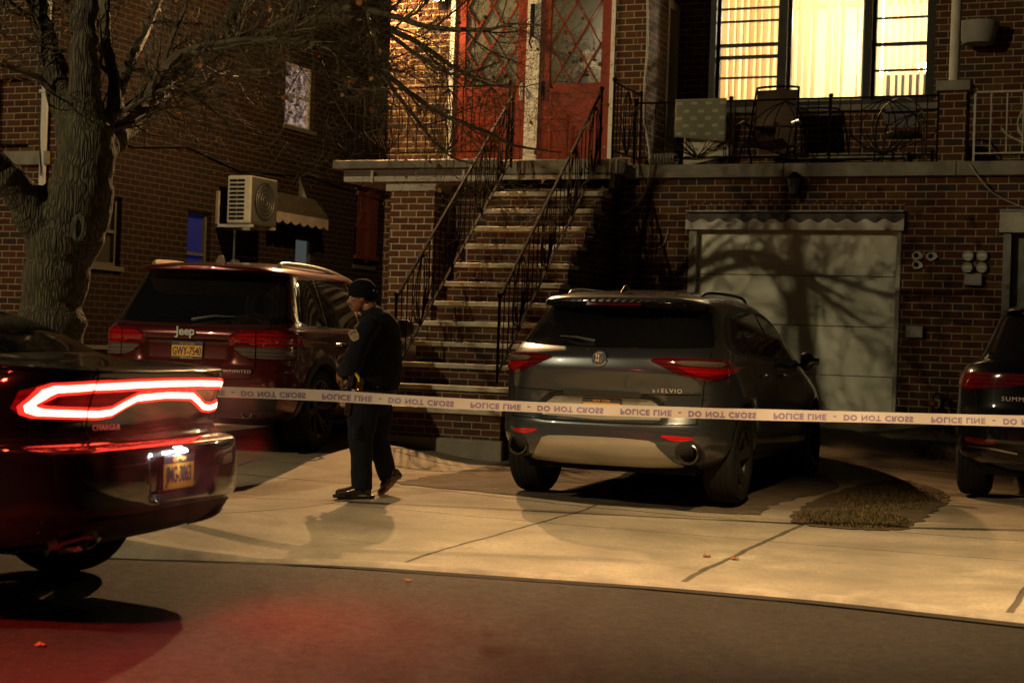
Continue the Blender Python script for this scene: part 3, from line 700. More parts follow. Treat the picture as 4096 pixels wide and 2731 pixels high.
# air conditioner
ac_ = empty('air_conditioner', (-12.4, 19.76, 2.93)); tag(ac_, 'white outdoor air conditioner on a bracket on the dark side wall', 'air conditioner')
w = MB(); w.box(-.2, .18, -.33, .37, .0, .66); body = w.build('casing', M['offwhite'], ac_, bevel=.02)
w = MB()
for i in range(10):
    for j in range(2): w.box(-.16+j*.125, -.045+j*.125, -.337, -.331, .05+i*.058, .085+i*.058)
q = w.build('coil_slots', M['dark'], ac_)
w = MB(); w.box(.181, .186, -.31, .35, .02, .64); w.build('front_shade_cover', paint('painted_shade_grey', (.10, .10, .09), .6), ac_)  # dark grey cover: the unlit look of the front is painted on
w = MB(); w.lathe([(0, 0), (.24, 0), (.25, .012), (.265, .012)], 'x', (.187, .02, .33), 32); w.build('fan_grille', paint('fan_dark', (.05, .05, .045), .6), ac_, smooth=True)
w = MB()
for rr in (.06, .12, .18, .23): w.tube([(.20, .02+rr*math.cos(2*PI*i/28), .33+rr*math.sin(2*PI*i/28)) for i in range(28)], .004, 4, closed=True)
w.build('grille_ring', M['grey'], ac_)
w = MB()
for y in (-.28, .3): w.bar((-.40, y, -.03), (.2, y, -.03), .04); w.bar((-.38, y, -.03), (-.38, y, .45), .04)
w.bar((-.38, -.3, -.03), (-.38, .32, -.03), .03); w.build('bracket', M['offwhite'], ac_)
w = MB(); w.tube([(-.1, .375, .5), (-.1, .48, .45), (-.25, .5, .2), (-.37, .5, .1)], .02, 8); w.build('pipe', M['grey'], ac_)
# little window awning on the side wall
aw2 = empty('window_awning', (-12.8, 21.22, 3.17)); tag(aw2, 'small old window awning with a torn scalloped edge on the side wall', 'awning')
w = MB(); pr = [(0, .36), (.12, .33), (.34, .10), (.36, 0), (.34, 0), (.32, .09), (.11, .31), (0, .34)]
w.prism([(a_, b_) for a_, b_ in pr], -.75, .75, 'y'); w.build('hood', paint('awning_olive', (.09, .075, .045), .7, var=.4), aw2)
w = MB(); n = 60
for i in range(n+1):
    y = -.75+1.5*i/n; t = abs(math.sin((y+.1)*PI/.24)); w.v += [(.365, y, .02), (.365, y, -.09-.05*t), (.375, y, -.09-.05*t), (.375, y, .02)]
for i in range(n):
    for j in range(4): w.f.append((4*i+j, 4*i+(j+1) % 4, 4*i+4+(j+1) % 4, 4*i+4+j)); w.mi.append(0)
w.build('scalloped_edge', paint('faded_white', (.5, .42, .36), .7, var=.3), aw2)
w = MB(); w.prism([(0, .62), (0, .30), (.20, .18)], .48, .5, 'y'); w.build('bracket', M['grey'], aw2)

# ---------------------------------------------------------------- things on the walls
def wall_light(px, py, y, label):
    p = P(px, py, 1, y); t = empty('wall_lantern', p); tag(t, label, 'lantern', 'unlit wall lanterns')
    return t
# lantern above the garage
p = P(1830, 430, 1, 18.0); t = empty('wall_lantern', p); tag(t, 'unlit dark wall lantern centred above the garage door', 'lantern')
w = MB(); w.box(-.05, .05, -.02, 0, -.08, .1); w.bar((0, -.01, .06), (0, -.12, .1), .014); w.build('backplate', M['iron'], t)
w = MB(); w.lathe([(0, .16), (.03, .15), (.085, .09), (.09, .08), (0, .08)], 'z', (0, -.13, 0), 6); w.build('cap', M['iron'], t)
w = MB(); w.lathe([(0, -.13), (.02, -.12), (.045, -.09), (0, -.088)], 'z', (0, -.13, 0), 6); w.build('finial', M['iron'], t)
w = MB(); w.lathe([(.045, -.088), (.078, .078)], 'z', (0, -.13, 0), 6); w.build('lantern_glass', paint('lantern_glass', (.07, .08, .08), .15), t)
# porch floodlight at the top left of the doors (lit)
p = Vector((-8.98, 18.56, 5.62)); t = empty('porch_lamp', p); tag(t, 'lit porch lamp on the brick wall left of the red doors', 'lamp')
w = MB(); w.box(-.06, .06, .0, .04, -.08, .08); w.bar((0, 0, 0), (0, -.12, .02), .03); w.build('bracket', M['iron'], t)
w = MB(); w.lathe([(.0, .10), (.06, .10), (.10, -.02), (.095, -.02), (.055, .09), (0, .09)], 'z', (0, -.16, .02), 20); w.build('shade', M['grey'], t, smooth=True)
w = MB(); w.lathe([(0, .05), (.03, .04), (.04, .01), (.03, -.02), (0, -.03)], 'z', (0, -.16, .02), 16); w.build('bulb', emit('porch_bulb', (1, .72, .38), 60), t, smooth=True)
# gas meters
def meter_dial(px, py, label):
    p = P(px, py, 1, 18.0); t = empty('meter', p); tag(t, label, 'meter', 'half-round utility meters on the garage wall')
    w = MB(); w.lathe([(0, 0), (.055, 0), (.06, .012), (.055, .05), (0, .055)], 'y', (0, -.055, 0), 20); w.build('housing', M['grey'], t, smooth=True)
    pts = [(math.cos(PI*i/14)*.042, -.012+math.sin(PI*i/14)*.036) for i in range(15)]
    w = MB(); w.prism(pts, -.060, -.055, 'y'); w.build('dial', paint('dial_pale', (.46, .44, .32), .5), t)
    w = MB(); w.box(-.03, .03, -.058, -.054, -.04, -.028); w.build('label_plate', M['offwhite'], t)
for (x, y, n) in ((2225, 588, 'upper left'), (2257, 588, 'upper right'), (2223, 615, 'lower left'), (2256, 615, 'lower right')):
    meter_dial(x, y, '%s of the four half-round meters right of the garage' % n)
for (x, y, n) in ((2108, 588, 'upper left of the three round outlet boxes near the garage edge'), (2141, 589, 'upper right of the three round outlet boxes near the garage edge'), (2108, 609, 'lowest of the three round outlet boxes near the garage edge')):
    p = P(x, y, 1, 18.0); t = empty('outlet_box', p); tag(t, n, 'outlet box', 'weathered round outlet boxes'); rnd = random.Random(x)
    w = MB(); w.prism([(.062*math.cos(a_)*rnd.uniform(.85, 1.1), .05*math.sin(a_)*rnd.uniform(.85, 1.1)) for a_ in [2*PI*i/9 for i in range(9)]], -.03, 0, 'y'); w.build('plate', M['offwhite'], t, bevel=.004)
    w = MB(); w.cyl((-.012, -.038, .004), (-.012, -.03, .004), .026, 16); w.build('opening', M['dark'], t)
def flat_box(name, px, py, sx, sz, label, cat, mat, y=18.0, d=.06):
    p = P(px, py, 1, y); w = MB(); w.box(-sx/2, sx/2, -d, 0, -sz/2, sz/2); w.box(-sx/2-.006, sx/2+.006, -d-.012, -d, -sz/2-.006, sz/2+.006)
    o = w.build(name, mat, bevel=.006); o.location = p; return tag(o, label, cat)
flat_box('junction_box', 2237, 643, .17, .11, 'grey steel box under the four half-round meters', 'box', M['grey'])
flat_box('junction_box', 2102, 762, .17, .115, 'small grey steel box low on the brick right of the garage', 'box', M['grey'])
# standpipe
p = P(2140, 950, 1, 17.85); t = empty('standpipe', (p.x, p.y, g(p.x, p.y))); tag(t, 'black gas pipe with a bent top against the brick right of the garage', 'pipe')
w = MB(); w.tube([(0, 0, -.05), (0, 0, .28), (.03, 0, .31), (.09, 0, .31), (.1, 0, .2)], .018, 10); w.build('pipe', M['cable_dark'], t, smooth=True)
w = MB(); w.cyl((-.03, 0, .2), (.03, 0, .2), .028, 12); w.build('valve', M['redrust'], t, smooth=True)
# cables
def cable(pts, r, label, mat, n=6):
    m = MB(); m.tube(catmull([Vector(p) for p in pts], 6), r, n); return tag(m.build('cable', mat, smooth=True), label, 'cable')
Y = 17.97
cable([P(1487, -20, 1, 18.45), P(1487, 100, 1, 18.45), P(1480, 200, 1, 18.4), P(1480, 280, 1, 18.2), P(1492, 350, 1, Y-.1), P(1492, 400, 1, Y-.12), P(1478, 450, 1, Y), P(1450, 480, 1, Y), P(1425, 492, 1, Y)], .012, 'pale thick cable hanging down beside the right brick pilaster', M['cable'])
cable([P(1500, 280, 1, Y), P(1497, 420, 1, Y), P(1478, 520, 1, Y), P(1468, 600, 1, Y), P(1475, 680, 1, Y)], .012, 'black cable running down the wall between stairs and garage', M['cable_dark'])
cable([P(1448, 510, 1, Y), P(1426, 530, 1, Y), P(1424, 552, 1, Y), P(1445, 565, 1, Y), P(1470, 562, 1, Y), P(1495, 573, 1, Y), P(1525, 560, 1, Y), P(1535, 520, 1, Y)], .006, 'thin pale cable looping on the wall left of the garage', M['cable'])
cable([P(2228, 378, 1, 17.9), P(2262, 425, 1, 17.9), P(2300, 455, 1, Y), P(2360, 480, 1, Y)], .008, 'pale cable drooping from the ledge at the far right', M['cable'])
# plant pot on the right
p = P(2250, 80, 1, 19.7); t = empty('hanging_planter', p); tag(t, 'pale grey planter bowl hung on the wall right of the lit window', 'planter')
w = MB(); w.lathe([(0, -.13), (.17, -.13), (.20, -.06), (.235, .11), (.22, .12), (.2, .09), (0, .06)], 'z', (0, -.12, 0), 24); w.build('bowl', paint('planter', (.30, .29, .25), .6), t, smooth=True)
w = MB(); w.bar((0, .1, .1), (0, -.1, .12), .02); w.tube([(0, -.1, .12), (0, -.12, .2), (.01, -.1, .5)], .004, 5); w.build('hook', M['grey'], t)

# ---------------------------------------------------------------- balcony furniture
def cloth(name, px, z0, z1, label, cat, mat, x0, x1, fn):
    w = MB(); w.grid(fn, 24, 16); o = w.build(name, mat, smooth=True, fix=False); tag(o, label, cat)
    s = o.modifiers.new('thick', 'SOLIDIFY'); s.thickness = .006; return o
def dashcloth(name, base, dash):
    m = NT(name); sx = m.add('ShaderNodeSeparateXYZ'); m.l(m.pos(), sx.inputs[0])
    cx = m.add('ShaderNodeCombineXYZ'); m.l(sx.outputs[0], cx.inputs[0]); m.l(sx.outputs[2], cx.inputs[1])
    b = m.add('ShaderNodeTexBrick'); b.offset = .5; m.l(cx.outputs[0], b.inputs['Vector'])
    for k, v in (('Scale', 1), ('Mortar Size', .035), ('Mortar Smooth', 0), ('Bias', 0), ('Brick Width', .17), ('Row Height', .085)): b.inputs[k].default_value = v
    wv = m.math('GREATER_THAN', m.math('FRACT', m.math('MULTIPLY', sx.outputs[2], 55)), .45)
    bx = m.math('LESS_THAN', m.math('FRACT', m.math('ADD', m.math('MULTIPLY', sx.outputs[0], 1/.17), m.math('MULTIPLY', m.math('FLOOR', m.math('MULTIPLY', sx.outputs[2], 1/.085)), .5))), .42)
    bz = m.math('LESS_THAN', m.math('FRACT', m.math('MULTIPLY', sx.outputs[2], 1/.085)), .45)
    f = m.math('MULTIPLY', m.math('MULTIPLY', bx, bz), wv)
    m.set(Base_Color=m.mix(f, base, dash), Roughness=.9); m.bump(m.noise(150, 3), .4, .003); return m.m
def c1(u, v):
    x = -5.71+.60*u+.03*(1-v)*math.sin(3*u); s = v
    z = 4.235-.0*u-(1-v)*(.43+.06*u)+.0; y = 17.985-.02-.02*math.sin(u*9)*(1-v)
    return (x, y, z)
cloth('hanging_towel', 0, 0, 0, 'green blanket with pale dashes draped over the balcony railing', 'blanket', dashcloth('green_blanket', (.17, .17, .11), (.42, .40, .28)), 0, 0, c1)
def c2(u, v):
    x = -5.62+.58*u; z = 4.1-(1-v)*(.60-.13*u)-.02; y = 18.06+.015*math.sin(u*7)
    return (x, y, z)
cloth('hanging_towel', 0, 0, 0, 'white blanket with dark dashes hanging below the green one', 'blanket', dashcloth('white_blanket', (.50, .47, .35), (.14, .12, .09)), 0, 0, c2)
# reclining garden chair
t = empty('folding_chair', (-4.78, 18.75, 3.44)); tag(t, 'dark brown folding lounge chair behind the balcony railing', 'chair')
w = MB(); fr_ = [(-.27, 0, .25), (-.27, .08, .62), (-.25, .2, 1.0), (-.2, .24, 1.07), (.2, .24, 1.07), (.25, .2, 1.0), (.27, .08, .62), (.27, 0, .25)]
w.tube(catmull(fr_, 4), .014, 8); w.build('back_frame', M['iron'], t, smooth=True)
w = MB(); w.grid(lambda u, v: (-.24+.48*u, .02+.2*v**1.2-.03*math.sin(PI*u), .33+.7*v), 8, 10); w.build('backrest', paint('sling_brown', (.06, .035, .02), .8), t, smooth=True)
w = MB(); w.grid(lambda u, v: (-.24+.48*u, .0-.45*v, .33+.05*v-.03*math.sin(PI*u)), 8, 8); w.build('seat', paint('sling_seat', (.05, .02, .015), .8), t, smooth=True)
for s_ in (-1, 1):
    w = MB(); w.tube([(s_*.27, -.48, 0), (s_*.27, -.3, .3), (s_*.27, .0, .34), (s_*.27, .3, 0)], .013, 8); w.build('leg', M['iron'], t, smooth=True)
    w = MB(); w.tube([(s_*.3, .12, .6), (s_*.32, -.1, .62), (s_*.3, -.35, .55)], .02, 8); w.build('armrest', M['blackplastic'], t, smooth=True)
# chrome hoop chair
t = empty('hoop_chair', (-3.25, 18.45, 3.44)); tag(t, 'round-backed chrome tube chair near the brick pier on the balcony', 'chair')
for k, (yy, ww, hh) in enumerate(((0, .27, .83), (.18, .21, .72))):
    w = MB(); pts = [(-ww-.02, yy, 0), (-ww, yy, hh*.5)]+[(-ww*math.cos(PI*i/12), yy, hh*.55+(hh*.45)*math.sin(PI*i/12)) for i in range(13)]+[(ww, yy, hh*.5), (ww+.02, yy, 0)]
    w.tube(pts, .012, 8); w.build('hoop', M['chrome'], t, smooth=True)
w = MB(); w.lathe([(0, .02), (.19, .02), (.21, 0), (.19, -.03), (0, -.03)], 'z', (0, .2, .44), 20); w.build('seat', M['blackplastic'], t, smooth=True)
w = MB(); w.prism([(.2*math.cos(a_), .62+.13*math.sin(a_)) for a_ in [2*PI*i/16 for i in range(16)]], .02, .06, 'y'); w.build('backrest', M['blackplastic'], t)
# low table / bench along the wall
t = empty('bench', (-4.0, 19.3, 3.44)); tag(t, 'low dark bench with a lace runner between the balcony chairs', 'bench')
w = MB(); w.box(-.75, .75, -.2, .2, .26, .30); w.build('seat', M['brownframe'], t)
for sx in (-.7, .7):
    for sy in (-.16, .16): w = MB(); w.box(sx-.02, sx+.02, sy-.02, sy+.02, 0, .26); w.build('leg', M['brownframe'], t)
w = MB(); w.box(-.72, .72, -.206, -.201, .24, .30); w.build('runner', M['stone'], t)
# striped rolled hose / rug at the ledge's left end
t = MB()
for k in range(9): t.tube([(-5.98+.035*k, 18.0+.1*math.cos(a_), 3.56+.055*math.sin(a_)) for a_ in [2*PI*i/14 for i in range(14)]], .013, 6, closed=True)
tag(t.build('coiled_hose', M['stone'], smooth=True), 'pale coiled hose lying on the left end of the ledge', 'hose')
# ---------------------------------------------------------------- vehicles
# car space: x forward from the rear bumper, y to the left, z up from the ground
def pchip(keys, n):
    K = np.array(keys, float); m, c = K.shape; out = []
    d = np.diff(K, axis=0); s = np.zeros_like(K)
    for i in range(1, m-1):
        a, b = d[i-1], d[i]; s[i] = np.where(a*b > 0, 2*a*b/np.where(a+b == 0, 1, a+b), 0)
    s[0] = d[0]; s[-1] = d[-1]
    for i in range(m-1):
        for k in range(n):
            t = k/n; h00 = 2*t**3-3*t**2+1; h10 = t**3-2*t**2+t; h01 = -2*t**3+3*t**2; h11 = t**3-t**2
            out.append(h00*K[i]+h10*s[i]+h01*K[i+1]+h11*s[i+1])
    out.append(K[-1]); return np.array(out)
def outline(xr, xf, w, pr, qr, pf, qf, N, xm):
    xm = min(max(xm, xr+.3*(xf-xr)), xf-.3*(xf-xr))
    th = np.linspace(0, PI/2, 700)
    def quad(a, p, q):
        c, s_ = np.cos(th), np.sin(th); return a*np.abs(c)**(2/p), w*np.abs(s_)**(2/q)
    X, Y = quad(xm-xr, pr, qr); rear = np.stack([xm-X, Y], 1)
    X, Y = quad(xf-xm, pf, qf); front = np.stack([xm+X, Y], 1)[::-1]
    P_ = np.concatenate([rear, front[1:]]); L = np.concatenate([[0], np.cumsum(np.hypot(*np.diff(P_, axis=0).T))])
    t = np.linspace(0, 1, N); u = (t+.32*np.sin(2*PI*t)/(2*PI)*-1)        # denser near both ends
    t = np.clip(u, 0, 1)*L[-1]
    return np.stack([np.interp(t, L, P_[:, 0]), np.interp(t, L, P_[:, 1])], 1)
class Car:
    def __init__(s, keys, disp=None, N=96, per=5, xm=2.4):
        """keys: z, x rear, x front, half width, p rear, q rear, p front, q front"""
        K = pchip(keys, per); rings = []
        for row in K:
            z, xr, xf, w, pr, qr, pf, qf = row; o = outline(xr, xf, max(w, .004), pr, qr, pf, qf, N, xm)
            half = [(x, y, z) for x, y in o]; half[0] = (half[0][0], 0, z); half[-1] = (half[-1][0], 0, z)
            rings.append(half+[(x, -y, z) for x, y, z in half[-2:0:-1]])
        n = len(rings[0]); V = [p for r in rings for p in r]
        if disp: V = [disp(*p) for p in V]
        F = []
        for i in range(len(rings)-1):
            for j in range(n): F.append((i*n+j, i*n+(j+1) % n, (i+1)*n+(j+1) % n, (i+1)*n+j))
        F.append(tuple(range(n))[::-1]); F.append(tuple((len(rings)-1)*n+j for j in range(n)))
        bm = bmesh.new(); vs = [bm.verts.new(v) for v in V]
        for f in F: bm.faces.new([vs[i] for i in f])
        bmesh.ops.recalc_face_normals(bm, faces=bm.faces)
        s.bm = bm; s.bvh = BVHTree.FromBMesh(bm)
    def finish(s, root, mat, wheels, wr, depth=.30, name='body'):
        me = bpy.data.meshes.new(name); s.bm.to_mesh(me); s.bm.free()
        me.materials.append(mat); me.materials.append(M['blackplastic'])
        o = bpy.data.objects.new(name, me); COL.objects.link(o)
        for (x, z, w, sides) in wheels:
            for sg in sides:
                c = MB(); c.cyl((x, sg*(w-depth), z), (x, sg*(w+.3), z), wr, 48); q = c.build('cut', M['blackplastic'])
                md = o.modifiers.new('b', 'BOOLEAN'); md.operation = 'DIFFERENCE'; md.object = q; md.solver = 'EXACT'; md.material_mode = 'TRANSFER'
        dg = bpy.context.evaluated_depsgraph_get(); m2 = bpy.data.meshes.new_from_object(o.evaluated_get(dg))
        o.modifiers.clear(); o.data = m2; m2.name = name
        for q in [q for q in bpy.data.objects if q.name.startswith('cut')]: bpy.data.objects.remove(q)
        m2.polygons.foreach_set('use_smooth', [True]*len(m2.polygons)); m2.set_sharp_from_angle(angle=R(42))
        o.parent = root; return o
    def hit(s, a, b, axis):
        if axis == 'rear': r = s.bvh.ray_cast(Vector((-3, a, b)), Vector((1, 0, 0)))
        elif axis == 'left': r = s.bvh.ray_cast(Vector((a, 3, b)), Vector((0, -1, 0)))
        elif axis == 'right': r = s.bvh.ray_cast(Vector((a, -3, b)), Vector((0, 1, 0)))
        elif axis == 'top': r = s.bvh.ray_cast(Vector((a, b, 4)), Vector((0, 0, -1)))
        if r[0] is None:
            q = {'rear': Vector((.3, a, b)), 'left': Vector((a, .8, b)), 'right': Vector((a, -.8, b)), 'top': Vector((a, b, 1.5))}[axis]
            r = s.bvh.find_nearest(q)
        return r[0], r[1]
    def patch(s, name, pts, axis, mat, parent, off=.004, thick=.012, smooth=0, step=.03, holes=(), bump=None, sa=50):
        """a panel lying on the body: outline in the rear (y,z), side (x,z) or top (x,y) view"""
        poly = [(p[0], p[1]) for p in (catmull([(a, b, 0) for a, b in pts], smooth, True) if smooth else pts)]
        loops = [poly]+[list(h) for h in holes]; V2 = []; E_ = []
        for lp in loops:
            # subdivide the outline
            q = []
            for i in range(len(lp)):
                a, b = lp[i], lp[(i+1) % len(lp)]; k = max(1, int(math.hypot(b[0]-a[0], b[1]-a[1])/step))
                q += [(a[0]+(b[0]-a[0])*t/k, a[1]+(b[1]-a[1])*t/k) for t in range(k)]
            k0 = len(V2); V2 += [Vector(p) for p in q]; E_ += [(k0+i, k0+(i+1) % len(q)) for i in range(len(q))]
        nb = len(V2); xs = [p[0] for p in poly]; ys = [p[1] for p in poly]
        nx = int((max(xs)-min(xs))/step); ny = int((max(ys)-min(ys))/step)
        for i in range(nx+1):
            for j in range(ny+1): V2.append(Vector((min(xs)+(i+.5)*step, min(ys)+(j+.5)*step+(step/2 if i % 2 else 0))))
        r = geometry.delaunay_2d_cdt(V2, E_, [], 2 if holes else 1, 1e-5)
        vs, fs = r[0], r[2]
        if holes:
            def inside(p, lp):
                c = False
                for i in range(len(lp)):
                    a, b = lp[i], lp[i-1]
                    if (a[1] > p[1]) != (b[1] > p[1]) and p[0] < (b[0]-a[0])*(p[1]-a[1])/(b[1]-a[1])+a[0]: c = not c
                return c
            def cen(f): return (sum(vs[i][0] for i in f)/len(f), sum(vs[i][1] for i in f)/len(f))
            fs = [f for f in fs if inside(cen(f), poly) and not any(inside(cen(f), h) for h in holes)]
        m = MB(); top = []; bot = []
        for p in vs:
            c, n = s.hit(p[0], p[1], axis)
            o_ = off+(bump(p[0], p[1]) if bump else 0)
            top.append(tuple(c+n*o_)); bot.append(tuple(c-n*thick))
        n_ = len(vs); m.v = top+bot; m.f = [tuple(f) for f in fs]; ec = {}
        for f in fs:
            for i in range(len(f)):
                e = (f[i], f[(i+1) % len(f)]); k = tuple(sorted(e)); ec[k] = None if k in ec else e
        for k, e in ec.items():
            if e: m.f.append((e[0], e[0]+n_, e[1]+n_, e[1]))
        m.mi = [0]*len(m.f)
        return m.build(name, mat, parent, smooth=True, ang=sa)
    def line(s, name, pts, axis, r, mat, parent, off=0, n=6, closed=False, sub=6):
        q = []
        for p in catmull([(a, b, 0) for a, b in pts], sub, closed):
            c, nn = s.hit(p[0], p[1], axis); q.append(c+nn*off)
        m = MB(); m.tube(q, r, n, closed=closed); return m.build(name, mat, parent, smooth=True)
    def strip(s, mb, pts, axis, w, off=.002, closed=False, sub=6):
        """thin flat ribbon following the surface, used for shut lines"""
        q = [s.hit(p[0], p[1], axis) for p in catmull([(a, b, 0) for a, b in pts], sub, closed)]
        k0 = len(mb.v); N_ = len(q)
        for i in range(N_):
            c, nn = q[i]; t = (q[min(i+1, N_-1)][0]-q[max(i-1, 0)][0]).normalized(); x = t.cross(nn).normalized()
            mb.v += [tuple(c+nn*off+x*w/2), tuple(c+nn*off-x*w/2)]
        for i in range(N_-1): mb.f.append((k0+2*i, k0+2*i+1, k0+2*i+3, k0+2*i+2)); mb.mi.append(mb.cur)
def wheel(root, x, y, z, rad, rim, width, side, spokes, mat, twin=False, sw=.035):
    """side +1 = left; parts: tyre, rim"""
    e = bpy.data.objects.new('wheel', None); COL.objects.link(e); e.parent = root; e.location = (x, y, z)
    h = width/2
    m = MB(); prof = [(rim-.01, -h*.8), (rim+.01, -h), (rad-.035, -h), (rad-.012, -h*.86), (rad, -h*.6), (rad, h*.6), (rad-.012, h*.86), (rad-.035, h), (rim+.01, h), (rim-.01, h*.8)]
    m.lathe(prof, 'y', n=64)
    ty = m.build('tyre', M['rubber'], e, smooth=True, ang=30)
    m = MB()
    for gy in (-.55, -.2, .2, .55):
        m.lathe([(rad+.0008, h*gy-.004), (rad+.0008, h*gy+.004)], 'y', n=64)
    m.build('tread_groove', M['dark'], e)
    m = MB(); o = side*h
    m.lathe([(rim-.012, o*.95), (rim+.004, o*.97), (rim+.004, o*.85), (rim-.02, o*.7), (rim-.03, -o*.6)], 'y', n=56)
    m.lathe([(0, o*.62), (.06, o*.62), (.075, o*.5), (.075, o*.2)], 'y', n=24)
    for k in range(spokes):
        a = 2*PI*k/spokes+.2
        for da in ((-.13, .13) if twin else (0,)):
            p0 = Vector((math.cos(a+da*.6)*.055, o*.55, math.sin(a+da*.6)*.055)); p1 = Vector((math.cos(a+da)*(rim-.012), o*.86, math.sin(a+da)*(rim-.012)))
            m.bar(p0, p1, sw, .022, up=(0, 1, 0))
    m.build('rim', mat, e, smooth=True, ang=30)
    m = MB(); m.lathe([(0, o*.1), (rim*.75, o*.1), (rim*.75, o*.05)], 'y', n=40); m.build('brake_disc', M['dark'], e)
    return e
def plate(root, c, x, y, text, top, bottom, frame_col, lit=False, name='number_plate'):
    """c: centre, x: right-hand direction as seen from behind, y: up"""
    Mx = frame(c, x, y)
    e = bpy.data.objects.new(name, None); COL.objects.link(e); e.parent = root
    m = MB(); m.box(-.157, .157, -.080, .080, -.012, .0, Mx); m.build('plate_frame', frame_col, e, bevel=.003)
    m = MB(); m.box(-.150, .150, -.073, .073, .0, .003, Mx); m.build('plate', M['plate_gold'], e)
    m = MB(); m.box(-.150, .150, .042, .073, .003, .0036, Mx); m.build('plate_band', M['plate_blue'], e)
    text_mesh(text, .098, 'registration', M['plate_ink'], e, Mx @ Matrix.Translation((0, -.012, .0045)), sx=.62, sy=1.05, offset=.0015)
    if top: text_mesh(top, .030, 'state_name', M['plate_goldtext'], e, Mx @ Matrix.Translation((0, .056, .0048)), sx=.9)
    if bottom:
        m = MB(); m.box(-.150, .150, -.080, -.056, .003, .0044, Mx); m.build('plate_caption_band', frame_col, e)
        text_mesh(bottom, .026, 'caption', M['plate_pale'] if frame_col is not M['chrome'] else M['plate_ink'], e, Mx @ Matrix.Translation((0, -.068, .006)), sx=1.0)
    return e
M['plate_gold'] = paint('plate_gold', (.75, .36, .02), .45, var=.08); M['plate_blue'] = paint('plate_blue', (.03, .035, .06), .4)
M['plate_ink'] = paint('plate_ink', (.015, .018, .04), .5); M['plate_goldtext'] = paint('plate_gold_text', (.6, .28, .03), .5); M['plate_pale'] = paint('plate_pale', (.6, .58, .52), .5)
M['badge'] = paint('badge_metal', (.62, .60, .56), .35, .35)
M['seam'] = paint('shut_line', (.004, .004, .004), .9, spec=.1)
M['glassd'] = glass_dark('privacy_glass')
M['rimdark'] = paint('rim_grey', (.10, .095, .09), .3, .8, var=.1)
M['rimsilver'] = paint('rim_silver', (.35, .33, .30), .3, .8, var=.1)
def lens(name, col, rough=.08, em=0):
    m = NT(name); w = m.add('ShaderNodeTexWave', bands_direction='Z'); w.inputs['Scale'].default_value = 9; w.inputs['Distortion'].default_value = 1; m.l(m.obj(), w.inputs[0])
    m.set(Base_Color=m.mix(w.outputs['Fac'], tuple(c*.6 for c in col), col), Roughness=rough, Coat_Weight=1, Coat_Roughness=.02)
    if em: m.set(Emission_Color=col, Emission_Strength=em)
    return m.m
M['lens_red'] = lens('lens_red', (.34, .006, .007)); M['lens_deep'] = lens('lens_deep_red', (.10, .006, .008)); M['lens_clear'] = lens('lens_clear', (.13, .10, .085)); M['lens_bright'] = lens('reflector_red', (.6, .012, .012), em=.05)
def place(root, x, y, z, heading):
    """heading: angle of the car's forward direction, measured from world +x"""
    root.location = (x, y, z); root.rotation_euler = (0, 0, heading)

def lift(root, dz):
    for ch in [o for o in bpy.data.objects if o.parent is root]: ch.location.z += dz
